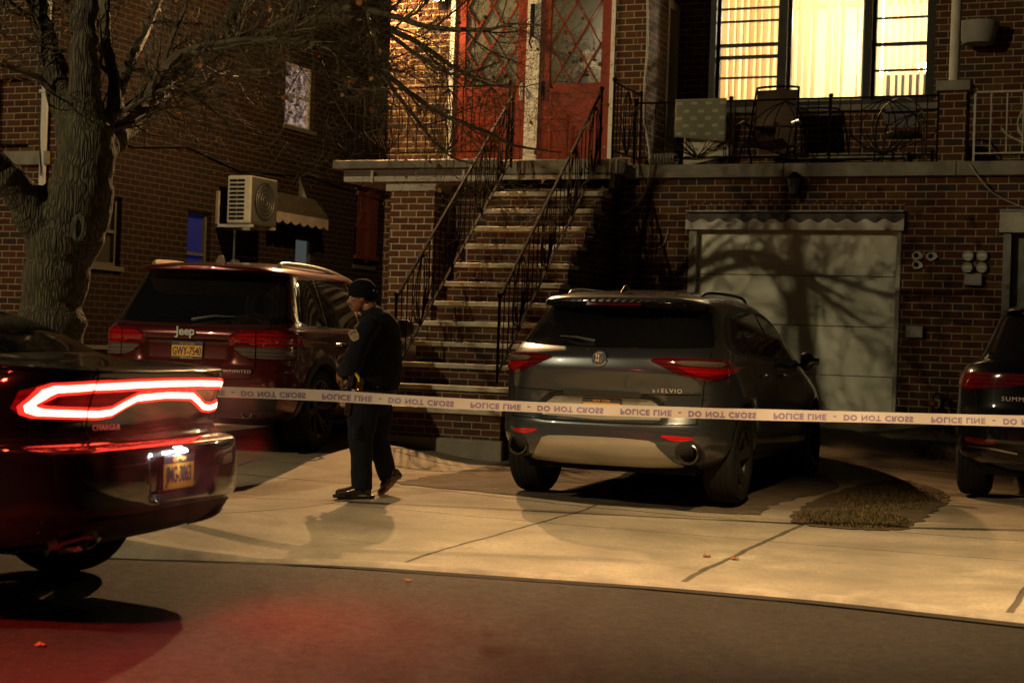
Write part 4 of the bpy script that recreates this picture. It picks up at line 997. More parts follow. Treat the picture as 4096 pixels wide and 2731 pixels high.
# ---- grey compact SUV ---------------------------------------------------
def arch(cx, cz, r, x, z, amp=.022, wd=.10):
    d = math.hypot(x-cx, z-cz)-r; return amp*math.exp(-(d/wd)**2) if z > cz-.15 else amp*math.exp(-(d/wd)**2)*max(0, 1-(cz-.15-z)/.2)
def suv_grey():
    root = empty('parked_car'); tag(root, 'grey compact crossover with twin round exhausts parked facing the garage', 'car')
    k = [[.24, .22, 4.50, .80, 9, 2.6, 7, 2.4], [.32, .07, 4.62, .885, 11, 2.8, 8, 2.4], [.45, .00, 4.68, .925, 13, 3.0, 9, 2.4], [.56, .0, 4.69, .935, 13, 3.0, 9, 2.4],
         [.64, .035, 4.69, .935, 13, 3.1, 9, 2.4], [.69, .055, 4.68, .935, 13, 3.1, 9, 2.4], [.80, .055, 4.60, .938, 13, 3.0, 8, 2.4], [.92, .03, 4.2, .932, 13, 2.8, 7, 2.2], [1.0, .015, 3.85, .922, 13, 2.7, 6, 2.2],
         [1.07, .02, 3.6, .905, 13, 2.7, 6, 2.2], [1.13, .075, 3.45, .88, 13, 2.7, 6, 2.2], [1.19, .20, 3.33, .855, 14, 2.8, 6, 2.2], [1.32, .36, 3.10, .80, 14, 2.8, 6, 2.2], [1.46, .52, 2.85, .725, 14, 2.7, 6, 2.2],
         [1.495, .50, 2.76, .70, 14, 2.6, 6, 2.2], [1.515, .28, 2.7, .685, 14, 2.4, 6, 2.2], [1.545, .29, 2.65, .66, 12, 2.4, 6, 2.2], [1.585, .50, 2.5, .60, 8, 2.2, 5, 2.2], [1.62, .85, 2.3, .49, 5, 2.1, 4, 2.1], [1.645, 1.2, 2.0, .30, 3, 2, 3, 2], [1.65, 1.45, 1.75, .06, 2.2, 2, 2.2, 2]]
    def disp(x, y, z):
        s_ = 1 if y > 0 else -1; d = 0
        if abs(y) > .5 and z < .95: d += arch(.88, .36, .40, x, z)+arch(3.70, .36, .40, x, z)
        if abs(y) > .5: d -= .028*math.exp(-((z-.62)/.13)**2)*ss(1.0, 1.6, x)*(1-ss(3.0, 3.6, x))   # hollow doors
        if abs(y) > .5: d -= .05*ss(3.3, 4.6, x)
        w_ = 1 if abs(y) > .3 else abs(y)/.3
        # boot lid bulge and number-plate hollow
        if x < 1.0:
            hollow = ss(.50, .44, abs(y))*ss(.585, .62, z)*(1-ss(.76, .80, z)); x += .05*hollow
            x -= .018*math.exp(-((z-.98)/.10)**2)*(1-ss(.55, .8, abs(y)))
        return (x, y+s_*d*w_, z)
    c = Car(k, disp, N=110, per=5)
    P0 = carpaint('graphite_paint', (.085, .096, .108), .8, .33)
    # rear window and side windows
    c.patch('rear_window', [(-.60, 1.485), (0, 1.50), (.60, 1.485), (.715, 1.36), (.77, 1.22), (.70, 1.175), (0, 1.155), (-.70, 1.175), (-.77, 1.22), (-.715, 1.36)], 'rear', M['glassd'], root, .003, smooth=4)
    c.patch('rear_spoiler', [(-.60, 1.515), (0, 1.53), (.60, 1.515), (.64, 1.50), (.58, 1.475), (0, 1.49), (-.58, 1.475), (-.64, 1.50)], 'rear', M['blackplastic'], root, .02, smooth=3)
    c.patch('brake_light', [(-.22, 1.512), (.22, 1.512), (.22, 1.497), (-.22, 1.497)], 'rear', M['lens_deep'], root, .026)
    for sd in ('right', 'left'):
        fr_ = c.patch('window_trim', [(.62, 1.22), (.80, 1.38), (1.2, 1.50), (1.75, 1.535), (2.3, 1.50), (2.75, 1.36), (3.18, 1.10), (3.1, 1.075), (2.0, 1.09), (1.1, 1.125), (.75, 1.15)], sd, M['blackplastic'], root, .003, smooth=4)
        c.patch('quarter_window', [(.78, 1.21), (.95, 1.37), (1.16, 1.44), (1.17, 1.17), (.85, 1.17)], sd, M['glassd'], root, .0065, smooth=2)
        c.patch('rear_door_window', [(1.22, 1.155), (1.22, 1.455), (1.7, 1.495), (1.98, 1.485), (1.98, 1.125)], sd, M['glassd'], root, .0065)
        c.patch('front_door_window', [(2.05, 1.12), (2.05, 1.475), (2.35, 1.44), (2.75, 1.31), (3.02, 1.12), (2.95, 1.10)], sd, M['glassd'], root, .0065)
    # tail lamps: deep shell, red band, clear upper insert
    for s_ in (1, -1):
        e = bpy.data.objects.new('tail_lamp', None); COL.objects.link(e); e.parent = root
        q = lambda L: [(s_*a, b+.035) for a, b in (L if s_ > 0 else L[::-1])]
        c.patch('lamp_shell', q([(.40, 1.035), (.46, 1.055), (.70, 1.058), (.86, 1.055), (.915, 1.03), (.918, .965), (.86, .905), (.76, .895), (.60, .945), (.46, 1.005)]), 'rear', M['lens_deep'], e, .008, smooth=4, step=.02)
        c.patch('lamp_band', q([(.60, .985), (.66, .99), (.80, .985), (.905, .985), (.90, .95), (.80, .93), (.72, .935)]), 'rear', M['lens_red'], e, .013, smooth=3, step=.02)
        c.patch('lamp_insert', q([(.60, 1.035), (.80, 1.038), (.87, 1.03), (.86, 1.0), (.76, 1.0), (.62, 1.005)]), 'rear', M['lens_clear'], e, .012, smooth=3, step=.02)
    for sd in ('right', 'left'):
        c.patch('side_lamp', [(.15, 1.065), (.30, 1.07), (.40, 1.045), (.38, 1.005), (.22, .99), (.14, 1.005)], sd, M['lens_red'], root, .006, smooth=3, step=.02)
    # badge, scripts
    cc, nn = c.hit(0, 1.07, 'rear'); Mx = frame(cc+nn*.004, Vector((0, -1, 0)), nn.cross(Vector((0, -1, 0))))
    bd = bpy.data.objects.new('badge', None); COL.objects.link(bd); bd.parent = root
    m = MB(); m.lathe([(0, .006), (.040, .006), (.046, .012), (.056, .012), (.062, .004), (.062, -.004)], 'z', n=32, M4=Mx); m.build('badge_ring', M['chrome'], bd, smooth=True, ang=30)
    m = MB(); m.box(-.030, -.006, -.028, .028, .006, .009, Mx); m.build('badge_field', M['plate_pale'], bd)
    m = MB(); m.box(-.022, -.014, -.028, .028, .009, .0105, Mx); m.box(-.030, -.006, -.004, .004, .009, .0105, Mx); m.build('badge_cross', M['lens_red'], bd)
    m = MB(); m.tube([Mx @ Vector(p) for p in [(.010, -.028, .009), (.024, -.018, .009), (.010, -.006, .009), (.024, .006, .009), (.012, .018, .009), (.020, .028, .009)]], .004, 6); m.build('badge_serpent', M['chrome'], bd)
    cc, nn = c.hit(-.52, .845, 'rear'); text_mesh('STELVIO', .045, 'model_script', M['badge'], root, frame(cc+nn*.005, (0.12, -1, 0), (-nn.x*.0-.05, 0, 1)), .002, sx=1.1, spacing=1.3)
    # shut lines
    m = MB(); m.cur = 0
    c.strip(m, [(.79, 1.14), (.80, 1.0), (.775, .90), (.765, .75), (.74, .63), (.68, .595), (0, .585), (-.68, .595), (-.74, .63), (-.765, .75), (-.775, .90), (-.80, 1.0), (-.79, 1.14)], 'rear', .009, .002)
    c.strip(m, [(.76, .82), (.5, .815), (0, .80), (-.5, .815), (-.76, .82)], 'rear', .007, .002)
    m.build('shut_lines', M['seam'], root, fix=False)
    m = MB(); c.strip(m, [(.90, .50), (.80, .525), (.5, .545), (0, .55), (-.5, .545), (-.80, .525), (-.90, .50), (-.92, .44)], 'rear', .022, .003); m.build('bumper_crease', M['blackplastic'], root, fix=False)
    for sd in ('right', 'left'):
        m = MB(); c.strip(m, [(2.02, 1.12), (2.02, .7), (1.98, .36)], sd, .008); c.strip(m, [(1.20, 1.16), (1.24, .9), (1.10, .78), (1.25, .5), (1.35, .36)], sd, .008); c.strip(m, [(3.08, 1.08), (3.10, .8), (3.12, .36)], sd, .008); c.strip(m, [(1.2, .36), (2.2, .335), (3.2, .35)], sd, .012)
        m.build('door_gaps', M['seam'], root, fix=False)
        y_ = -1 if sd == 'right' else 1
        for dx in (1.42, 2.22):
            cc, nn = c.hit(dx, .965, sd); m = MB(); m.tube([cc+nn*.002, cc+nn*.035+Vector((.03, 0, 0)), cc+nn*.035+Vector((.17, 0, 0)), cc+Vector((.2, 0, 0))], .013, 8); m.build('door_handle', P0, root, smooth=True)
        c.patch('sill_trim', [(1.35, .36), (3.25, .36), (3.2, .27), (1.4, .27)], sd, M['blackplastic'], root, .006)
        m = MB(); m.tube(catmull([c.hit(a, y_*b, 'top')[0]+Vector((0, 0, h_)) for a, b, h_ in ((.85, .56, 0), (1.0, .565, .03), (1.6, .57, .04), (2.3, .54, .035), (2.55, .52, 0))], 5), .014, 8); m.build('roof_rail', M['blackplastic'], root, smooth=True)
        # mirror
        ml = empty('wing_mirror'); ml.parent = root
        m = MB(); m.grid(lambda u, v, y_=y_: (2.86+.11*math.sin(PI*v)*(1 if math.cos(2*PI*u) > 0 else .35)*math.cos(2*PI*u)*1, y_*(.955+.17*v), 1.10+.085*math.sin(2*PI*u)*(.35+.65*math.sin(PI*min(1, v*1.1+.15)))), 16, 8); m.build('mirror_shell', P0, ml, smooth=True)
        m = MB(); m.bar((2.9, y_*.86, 1.06), (2.88, y_*1.0, 1.07), .05, .03); m.build('mirror_arm', M['blackplastic'], ml)
    # lower bumper
    lo = c.patch('lower_insert', [(-.40, .465), (0, .475), (.40, .465), (.47, .42), (.56, .31), (.60, .262), (.0, .255), (-.60, .262), (-.56, .31), (-.47, .42)], 'rear', paint('silver_skid', (.50, .46, .38), .33, .6), root, .006, smooth=2)
    for s_ in (1, -1):
        q = lambda L: [(s_*a, b) for a, b in (L if s_ > 0 else L[::-1])]
        c.patch('reflector', q([(.50, .510), (.72, .500), (.70, .478), (.62, .470), (.54, .482)]), 'rear', M['lens_bright'], root, .006, smooth=2, step=.02)
        cc, nn = c.hit(s_*.69, .375, 'rear'); cc.x += .012
        ex = empty('exhaust'); ex.parent = root
        m = MB(); m.lathe([(.062, .10), (.062, -.035), (.070, -.045), (.080, -.040), (.084, .0), (.084, .05)], 'x', cc, 32); m.build('exhaust_tip', paint('dark_chrome', (.12, .11, .10), .25, .9), ex, smooth=True, ang=30)
        m = MB(); m.lathe([(0, .05), (.063, .05)], 'x', cc, 24); m.lathe([(.045, -.02), (.045, .05)], 'x', cc, 24); m.build('exhaust_bore', M['dark'], ex)
        c.patch('exhaust_surround', [(cc.y+.098*math.cos(2*PI*i/28), cc.z+.098*math.sin(2*PI*i/28)) for i in range(28)], 'rear', M['blackplastic'], root, .004)
    c.patch('plate_recess', [(-.47, .62), (-.42, .745), (-.30, .775), (.30, .775), (.42, .745), (.47, .62)], 'rear', paint('plate_backing', (.34, .33, .28), .4, .3), root, .003, smooth=2)
    m = MB(); c.strip(m, [(.53, .66), (.44, .765), (.30, .80), (0, .805), (-.30, .80), (-.44, .765), (-.53, .66)], 'rear', .045, .005); m.build('plate_brow', M['blackplastic'], root, fix=False)
    cc, nn = c.hit(0, .69, 'rear'); plate(root, cc+Vector((-.02, 0, 0)), (0, -1, 0), (0.06, 0, 1), 'KNW 5193', 'NEW YORK', 'GLOBAL', M['chrome'])
    m = MB(); m.prism([(.50, 1.592), (.66, 1.622), (.64, 1.655), (.60, 1.66)], -.015, .015, 'y'); m.build('aerial_fin', M['blackplastic'], root, bevel=.006)
    m = MB(); a0 = c.hit(.10, 1.20, 'rear')[0]+Vector((-.02, 0, 0)); a1 = c.hit(.42, 1.235, 'rear')[0]+Vector((-.02, 0, .0)); m.tube([a0, (a0+a1)/2+Vector((-.01, 0, .01)), a1], [.02, .013, .006], 8); m.build('rear_wiper', M['blackplastic'], root, smooth=True)
    ug = MB(); ug.box(.3, 4.4, -.7, .7, .20, .30); ug.build('underbody', M['dark'], root)
    wz = .36
    c.finish(root, P0, [(.88, wz, .95, (1, -1)), (3.70, wz, .95, (1, -1))], .405)
    lift(root, .045)
    for x in (.88, 3.70):
        for s_ in (1, -1): wheel(root, x, s_*.81, wz, .36, .245, .25, s_, 5, M['rimdark'], sw=.075)
    return root
H0 = R(90)                                        # straight into the driveways
car = suv_grey()
h = R(90+1.5); ax = Vector((-4.32, 12.72, 0)); f = Vector((math.cos(h), math.sin(h), 0)); o_ = ax-f*.88
place(car, o_.x, o_.y, .175, h)
# ---- dark red SUV -------------------------------------------------------
def suv_red():
    root = empty('parked_car'); tag(root, 'dark red boxy SUV with silver roof rails parked in the left driveway', 'car')
    k = [[.30, .24, 4.62, .84, 12, 3.2, 7, 2.6], [.38, .08, 4.74, .90, 16, 3.4, 8, 2.6], [.50, .01, 4.80, .94, 15, 3.1, 9, 2.6], [.64, .0, 4.82, .955, 15, 3.3, 9, 2.6], [.74, .01, 4.82, .96, 15, 3.3, 9, 2.6],
         [.79, .055, 4.81, .962, 15, 3.3, 9, 2.6], [.92, .07, 4.78, .965, 15, 3.3, 9, 2.6], [1.03, .075, 4.55, .962, 15, 3.3, 7, 2.4], [1.10, .09, 3.9, .955, 15, 3.1, 6, 2.2], [1.15, .13, 3.62, .93, 15, 3.1, 6, 2.2],
         [1.22, .20, 3.45, .905, 15, 3.1, 6, 2.2], [1.40, .32, 3.08, .845, 15, 2.9, 6, 2.2], [1.58, .44, 2.70, .775, 15, 2.7, 6, 2.2], [1.625, .46, 2.60, .75, 15, 2.5, 6, 2.2], [1.645, .24, 2.55, .735, 16, 3.0, 6, 2.2],
         [1.675, .245, 2.5, .70, 14, 2.8, 6, 2.2], [1.71, .42, 2.35, .63, 8, 2.4, 5, 2.2], [1.745, .80, 2.1, .48, 5, 2.2, 4, 2.1], [1.76, 1.15, 1.9, .30, 3, 2, 3, 2], [1.764, 1.4, 1.7, .06, 2.2, 2, 2.2, 2]]
    def disp(x, y, z):
        s_ = 1 if y > 0 else -1; d = 0
        if abs(y) > .5 and z < 1.0: d += arch(.98, .39, .44, x, z, .03)+arch(3.90, .39, .44, x, z, .03)
        if abs(y) > .5: d -= .02*math.exp(-((z-.70)/.16)**2)*ss(1.1, 1.7, x)*(1-ss(3.2, 3.8, x)); d -= .05*ss(3.6, 4.8, x)
        if x < .8:
            hollow = ss(.46, .40, abs(y))*ss(.80, .83, z)*(1-ss(.985, 1.01, z)); x += .045*hollow
            x -= .015*math.exp(-((z-1.06)/.05)**2)
        return (x, y+s_*d*min(1, abs(y)/.3), z)
    c = Car(k, disp, N=110, per=5, xm=2.3); PR = carpaint('dark_red_paint', (.085, .007, .006), .4, .28)
    c.patch('rear_window', [(-.66, 1.615), (0, 1.625), (.66, 1.615), (.73, 1.55), (.83, 1.24), (.82, 1.165), (0, 1.15), (-.82, 1.165), (-.83, 1.24), (-.73, 1.55)], 'rear', M['glassd'], root, .003, smooth=2)
    c.patch('brake_light', [(-.17, 1.668), (.17, 1.668), (.17, 1.650), (-.17, 1.650)], 'rear', M['lens_red'], root, .004)
    for sd in ('right', 'left'):
        y_ = -1 if sd == 'right' else 1
        c.patch('window_trim', [(.50, 1.20), (.60, 1.50), (.70, 1.60), (1.0, 1.625), (1.8, 1.64), (2.3, 1.61), (2.75, 1.48), (3.28, 1.15), (3.2, 1.13), (2.0, 1.13), (.7, 1.145)], sd, M['chrome'], root, .003, smooth=3)
        c.patch('quarter_window', [(.55, 1.20), (.66, 1.50), (.76, 1.585), (1.12, 1.60), (1.12, 1.165), (.70, 1.165)], sd, M['glassd'], root, .008, smooth=0)
        c.patch('rear_door_window', [(1.18, 1.16), (1.18, 1.605), (1.80, 1.618), (1.97, 1.615), (2.0, 1.155)], sd, M['glassd'], root, .008)
        c.patch('front_door_window', [(2.08, 1.155), (2.05, 1.61), (2.3, 1.585), (2.7, 1.46), (3.12, 1.17), (3.1, 1.155)], sd, M['glassd'], root, .008)
        m = MB(); m.tube(catmull([c.hit(a, y_*b, 'top')[0]+Vector((0, 0, h_)) for a, b, h_ in ((.62, .64, -.01), (.74, .645, .035), (1.6, .66, .035), (2.5, .62, .03), (2.72, .59, -.01))], 6), [.012]+[.019]*22+[.019, .012], 8); m.build('roof_rail', M['rail'], root, smooth=True)
        m = MB(); c.strip(m, [(2.02, 1.15), (2.02, .7), (1.98, .42)], sd, .008); c.strip(m, [(1.15, 1.16), (1.16, .95), (1.38, .70), (1.48, .42)], sd, .008); c.strip(m, [(3.15, 1.13), (3.17, .8), (3.2, .42)], sd, .008); m.build('door_gaps', M['seam'], root, fix=False)
        for dx in (1.30, 2.22):
            cc, nn = c.hit(dx, 1.0, sd); m = MB(); m.tube([cc+nn*.002, cc+nn*.04+Vector((.03, 0, 0)), cc+nn*.04+Vector((.17, 0, 0)), cc+Vector((.2, 0, 0))], .014, 8); m.build('door_handle', M['chrome'], root, smooth=True)
        c.patch('arch_trim', [(.98+.50*math.cos(a), .39+.50*math.sin(a)) for a in [R(-12+204*i/20) for i in range(21)]]+[(.98+.43*math.cos(a), .39+.43*math.sin(a)) for a in [R(192-204*i/20) for i in range(21)]], sd, M['blackplastic'], root, .008)
        ml = empty('wing_mirror'); ml.parent = root
        m = MB(); m.grid(lambda u, v, y_=y_: (2.86+.12*(1 if math.cos(2*PI*u) > 0 else .4)*math.cos(2*PI*u)*math.sin(PI*(.1+.85*v)), y_*(1.0+.21*v), 1.19+.115*max(-.85, min(.85, 1.3*math.sin(2*PI*u)))*(.4+.6*math.sin(PI*(.1+.85*v)))), 20, 8); m.build('mirror_shell', M['blackplastic'], ml, smooth=True)
        m = MB(); m.bar((2.88, y_*.90, 1.13), (2.88, y_*1.04, 1.14), .06, .035); m.build('mirror_arm', M['blackplastic'], ml)
    for s_ in (1, -1):
        e = bpy.data.objects.new('tail_lamp', None); COL.objects.link(e); e.parent = root
        q = lambda L: [(s_*a, b) for a, b in (L if s_ > 0 else L[::-1])]
        c.patch('lamp_shell', q([(.40, 1.02), (.46, 1.075), (.60, 1.09), (.90, 1.09), (.948, 1.07), (.95, .87), (.90, .835), (.62, .84), (.52, .88), (.43, .95)]), 'rear', M['lens_deep'], e, .006, smooth=2, step=.025)
        c.patch('lamp_band', q([(.42, 1.005), (.47, 1.055), (.60, 1.075), (.90, 1.078), (.942, 1.06), (.943, .965), (.66, .962), (.60, .985), (.45, .99)]), 'rear', M['lens_red'], e, .012, smooth=2, step=.025)
        c.patch('lamp_insert', q([(.47, .945), (.62, .95), (.94, .95), (.94, .875), (.88, .85), (.62, .855), (.53, .89)]), 'rear', M['lens_clear'], e, .012, smooth=2, step=.025)
        m = MB(); c.strip(m, q([(.66, 1.09), (.665, .84)]), 'rear', .008, .016); m.build('lamp_gap', M['seam'], e, fix=False)
        c.patch('reflector', q([(.55, .60), (.80, .60), (.79, .545), (.60, .54)]), 'rear', M['lens_red'], root, .006, smooth=2)
        cc, nn = c.hit(s_*.60, .36, 'rear')
        m = MB(); m.lathe([(.052, .10), (.052, -.04), (.046, -.045), (.042, .0), (.042, .10)], 'x', cc, 28); m.build('exhaust_tip', M['chrome'], root, smooth=True, ang=30)
    for sd in ('right', 'left'):
        c.patch('side_lamp', [(.10, 1.09), (.30, 1.085), (.40, 1.05), (.38, .97), (.30, .93), (.12, .93)], sd, M['lens_red'], root, .006, smooth=2, step=.025)
        c.patch('side_lamp_insert', [(.11, .925), (.28, .925), (.24, .86), (.12, .85)], sd, M['lens_clear'], root, .006, smooth=2, step=.025)
    cc, nn = c.hit(0, 1.075, 'rear'); text_mesh('Jeep', .108, 'brand_script', M['badge'], root, frame(cc+Vector((-.016, 0, 0)), (0, -1, 0), (0, 0, 1)), .006, offset=.003, sx=1.0)
    cc, nn = c.hit(-.56, .73, 'rear'); text_mesh('LIMITED', .04, 'trim_script', M['badge'], root, frame(cc+nn*.006, (.06, -1, 0), (0, 0, 1)), .002, sx=1.25, spacing=1.15)
    cc, nn = c.hit(0, .905, 'rear'); plate(root, cc+Vector((-.02, 0, 0)), (0, -1, 0), (.05, 0, 1), 'GWY-7540', '718-253-2886', 'infinite auto', M['plate_frame'])
    m = MB(); c.strip(m, [(.78, 1.14), (.70, 1.09)], 'rear', .008); c.strip(m, [(-.78, 1.14), (-.70, 1.09)], 'rear', .008); c.strip(m, [(.67, .84), (.66, .70), (.60, .665), (0, .655), (-.60, .665), (-.66, .70), (-.67, .84)], 'rear', .009, .003); m.build('shut_lines', M['seam'], root, fix=False)
    m = MB(); c.strip(m, [(.82, 1.145), (.4, 1.13), (0, 1.125), (-.4, 1.13), (-.82, 1.145)], 'rear', .018, .004); m.build('window_base_trim', M['blackplastic'], root, fix=False)
    c.patch('tow_cover', [(-.14, .52), (.14, .52), (.14, .44), (-.14, .44)], 'rear', M['blackplastic'], root, .004)
    m = MB(); c.strip(m, [(.84, .585), (.5, .565), (0, .56), (-.5, .565), (-.84, .585)], 'rear', .02, .005); m.build('chrome_strip', M['chrome'], root, fix=False)
    c.patch('lower_bumper', [(-.86, .50), (0, .49), (.86, .50), (.80, .33), (0, .31), (-.80, .33)], 'rear', M['blackplastic'], root, .003)
    m = MB(); m.prism([(.60, 1.70), (.80, 1.735), (.76, 1.80), (.72, 1.805)], -.018, .018, 'y'); m.build('aerial_fin', M['rail'], root, bevel=.006)
    m = MB(); a0 = c.hit(-.02, 1.18, 'rear')[0]+Vector((-.02, 0, 0)); a1 = c.hit(-.42, 1.22, 'rear')[0]+Vector((-.02, 0, .0)); m.tube([a0, (a0+a1)/2+Vector((-.01, 0, .02)), a1], [.024, .015, .006], 8); m.build('rear_wiper', M['blackplastic'], root, smooth=True)
    ug = MB(); ug.box(.35, 4.4, -.7, .7, .24, .36); ug.build('underbody', M['dark'], root)
    c.finish(root, PR, [(.98, .39, .97, (1, -1)), (3.90, .39, .97, (1, -1))], .435)
    for x in (.98, 3.90):
        for s_ in (1, -1): wheel(root, x, s_*.83, .385, .385, .27, .26, s_, 6, M['rimdark'], twin=True, sw=.028)
    return root
M['rail'] = paint('satin_rail', (.55, .50, .42), .3, .7); M['plate_frame'] = paint('plate_frame_dark', (.05, .04, .035), .4)
car = suv_red(); h = R(97.5); ax = Vector((-8.67, 13.5, 0)); f = Vector((math.cos(h), math.sin(h), 0)); o_ = ax-f*.98
place(car, o_.x, o_.y, .32, h)

# ---- black SUV at the right edge ---------------------------------------
def suv_black():
    root = empty('parked_car'); tag(root, 'shiny black SUV cut off by the right edge of the photo', 'car')
    k = [[.26, .26, 4.60, .82, 9, 2.8, 7, 2.4], [.36, .08, 4.70, .90, 12, 2.8, 8, 2.4], [.50, .0, 4.75, .935, 14, 3.0, 9, 2.4], [.68, .0, 4.75, .95, 14, 3.0, 9, 2.4], [.80, .04, 4.7, .952, 14, 3.0, 9, 2.4],
         [.95, .06, 4.4, .95, 14, 2.9, 7, 2.2], [1.06, .07, 3.9, .93, 14, 2.8, 6, 2.2], [1.14, .12, 3.6, .89, 14, 2.8, 6, 2.2], [1.20, .20, 3.4, .80, 14, 2.8, 6, 2.2], [1.34, .34, 3.15, .735, 14, 2.8, 6, 2.2],
         [1.52, .48, 2.8, .665, 14, 2.6, 6, 2.2], [1.58, .50, 2.7, .635, 12, 2.5, 6, 2.2], [1.60, .30, 2.6, .62, 12, 2.4, 6, 2.2], [1.63, .34, 2.5, .58, 8, 2.3, 5, 2.2], [1.67, .75, 2.2, .45, 5, 2.1, 4, 2.1], [1.69, 1.1, 2.0, .28, 3, 2, 3, 2], [1.695, 1.35, 1.8, .06, 2.2, 2, 2.2, 2]]
    def disp(x, y, z):
        s_ = 1 if y > 0 else -1; d = 0
        if abs(y) > .5 and z < 1.0: d += arch(.92, .38, .43, x, z)+arch(3.75, .38, .43, x, z)
        if abs(y) > .5: d -= .05*ss(3.4, 4.7, x)
        return (x, y+s_*d*min(1, abs(y)/.3), z)
    c = Car(k, disp, N=100, per=5, xm=2.3); PB = carpaint('black_paint', (.004, .004, .0045), 0, .3, .04)
    c.patch('rear_window', [(-.56, 1.575), (0, 1.585), (.56, 1.575), (.66, 1.46), (.73, 1.25), (.70, 1.185), (0, 1.17), (-.70, 1.185), (-.73, 1.25), (-.66, 1.46)], 'rear', M['glassd'], root, .003, smooth=3)
    for s_ in (1, -1):
        q = lambda L: [(s_*a, b) for a, b in (L if s_ > 0 else L[::-1])]
        c.patch('tail_lamp', q([(.30, 1.06), (.60, 1.07), (.88, 1.07), (.925, 1.04), (.92, .96), (.80, .93), (.50, .955), (.32, 1.0)]), 'rear', M['lens_deep'], root, .006, smooth=3)
        c.patch('reflector', q([(.55, .52), (.82, .53), (.80, .49), (.6, .48)]), 'rear', M['lens_deep'], root, .006, smooth=2)
        m = MB(); c.strip(m, q([(.40, .42), (.62, .45), (.84, .46)]), 'rear', .02, .006); m.build('chrome_strip', M['chrome'], root, fix=False)
    c.patch('brake_light', [(-.17, 1.618), (.17, 1.618), (.17, 1.603), (-.17, 1.603)], 'rear', M['lens_deep'], root, .006)
    for sd in ('right', 'left'):
        c.patch('side_windows', [(.75, 1.20), (.95, 1.45), (1.3, 1.55), (2.2, 1.58), (2.8, 1.42), (3.25, 1.15), (2.0, 1.15)], sd, M['glassd'], root, .004, smooth=3)
        m = MB(); c.strip(m, [(.70, 1.17), (.95, 1.50), (1.3, 1.60), (2.2, 1.625), (2.85, 1.44)], sd, .02, .006); m.build('window_trim', M['chrome'], root, fix=False)
    cc, nn = c.hit(.42, .86, 'rear'); text_mesh('SUMMIT', .05, 'trim_script', M['badge'], root, frame(cc+nn*.006, (-.05, -1, 0), (0, 0, 1)), .002, sx=1.2, spacing=1.2)
    cc, nn = c.hit(0, .74, 'rear'); plate(root, cc+Vector((-.02, 0, 0)), (0, -1, 0), (.05, 0, 1), 'HDR 4471', None, None, M['chrome'])
    m = MB(); c.strip(m, [(.80, 1.10), (.76, .9), (.72, .66), (.6, .62), (0, .61), (-.6, .62), (-.72, .66), (-.76, .9), (-.80, 1.10)], 'rear', .009, .002); m.build('shut_lines', M['seam'], root, fix=False)
    ug = MB(); ug.box(.35, 4.4, -.7, .7, .22, .33); ug.build('underbody', M['dark'], root)
    c.finish(root, PB, [(.92, .38, .95, (1, -1)), (3.75, .38, .95, (1, -1))], .425)
    for x in (.92, 3.75):
        for s_ in (1, -1): wheel(root, x, s_*.82, .375, .375, .26, .26, s_, 5, M['rimdark'])
    return root
car = suv_black(); h = R(91); p = P(2268, 1100, 2, .24); place(car, -1.04, 14.0, .21, h)

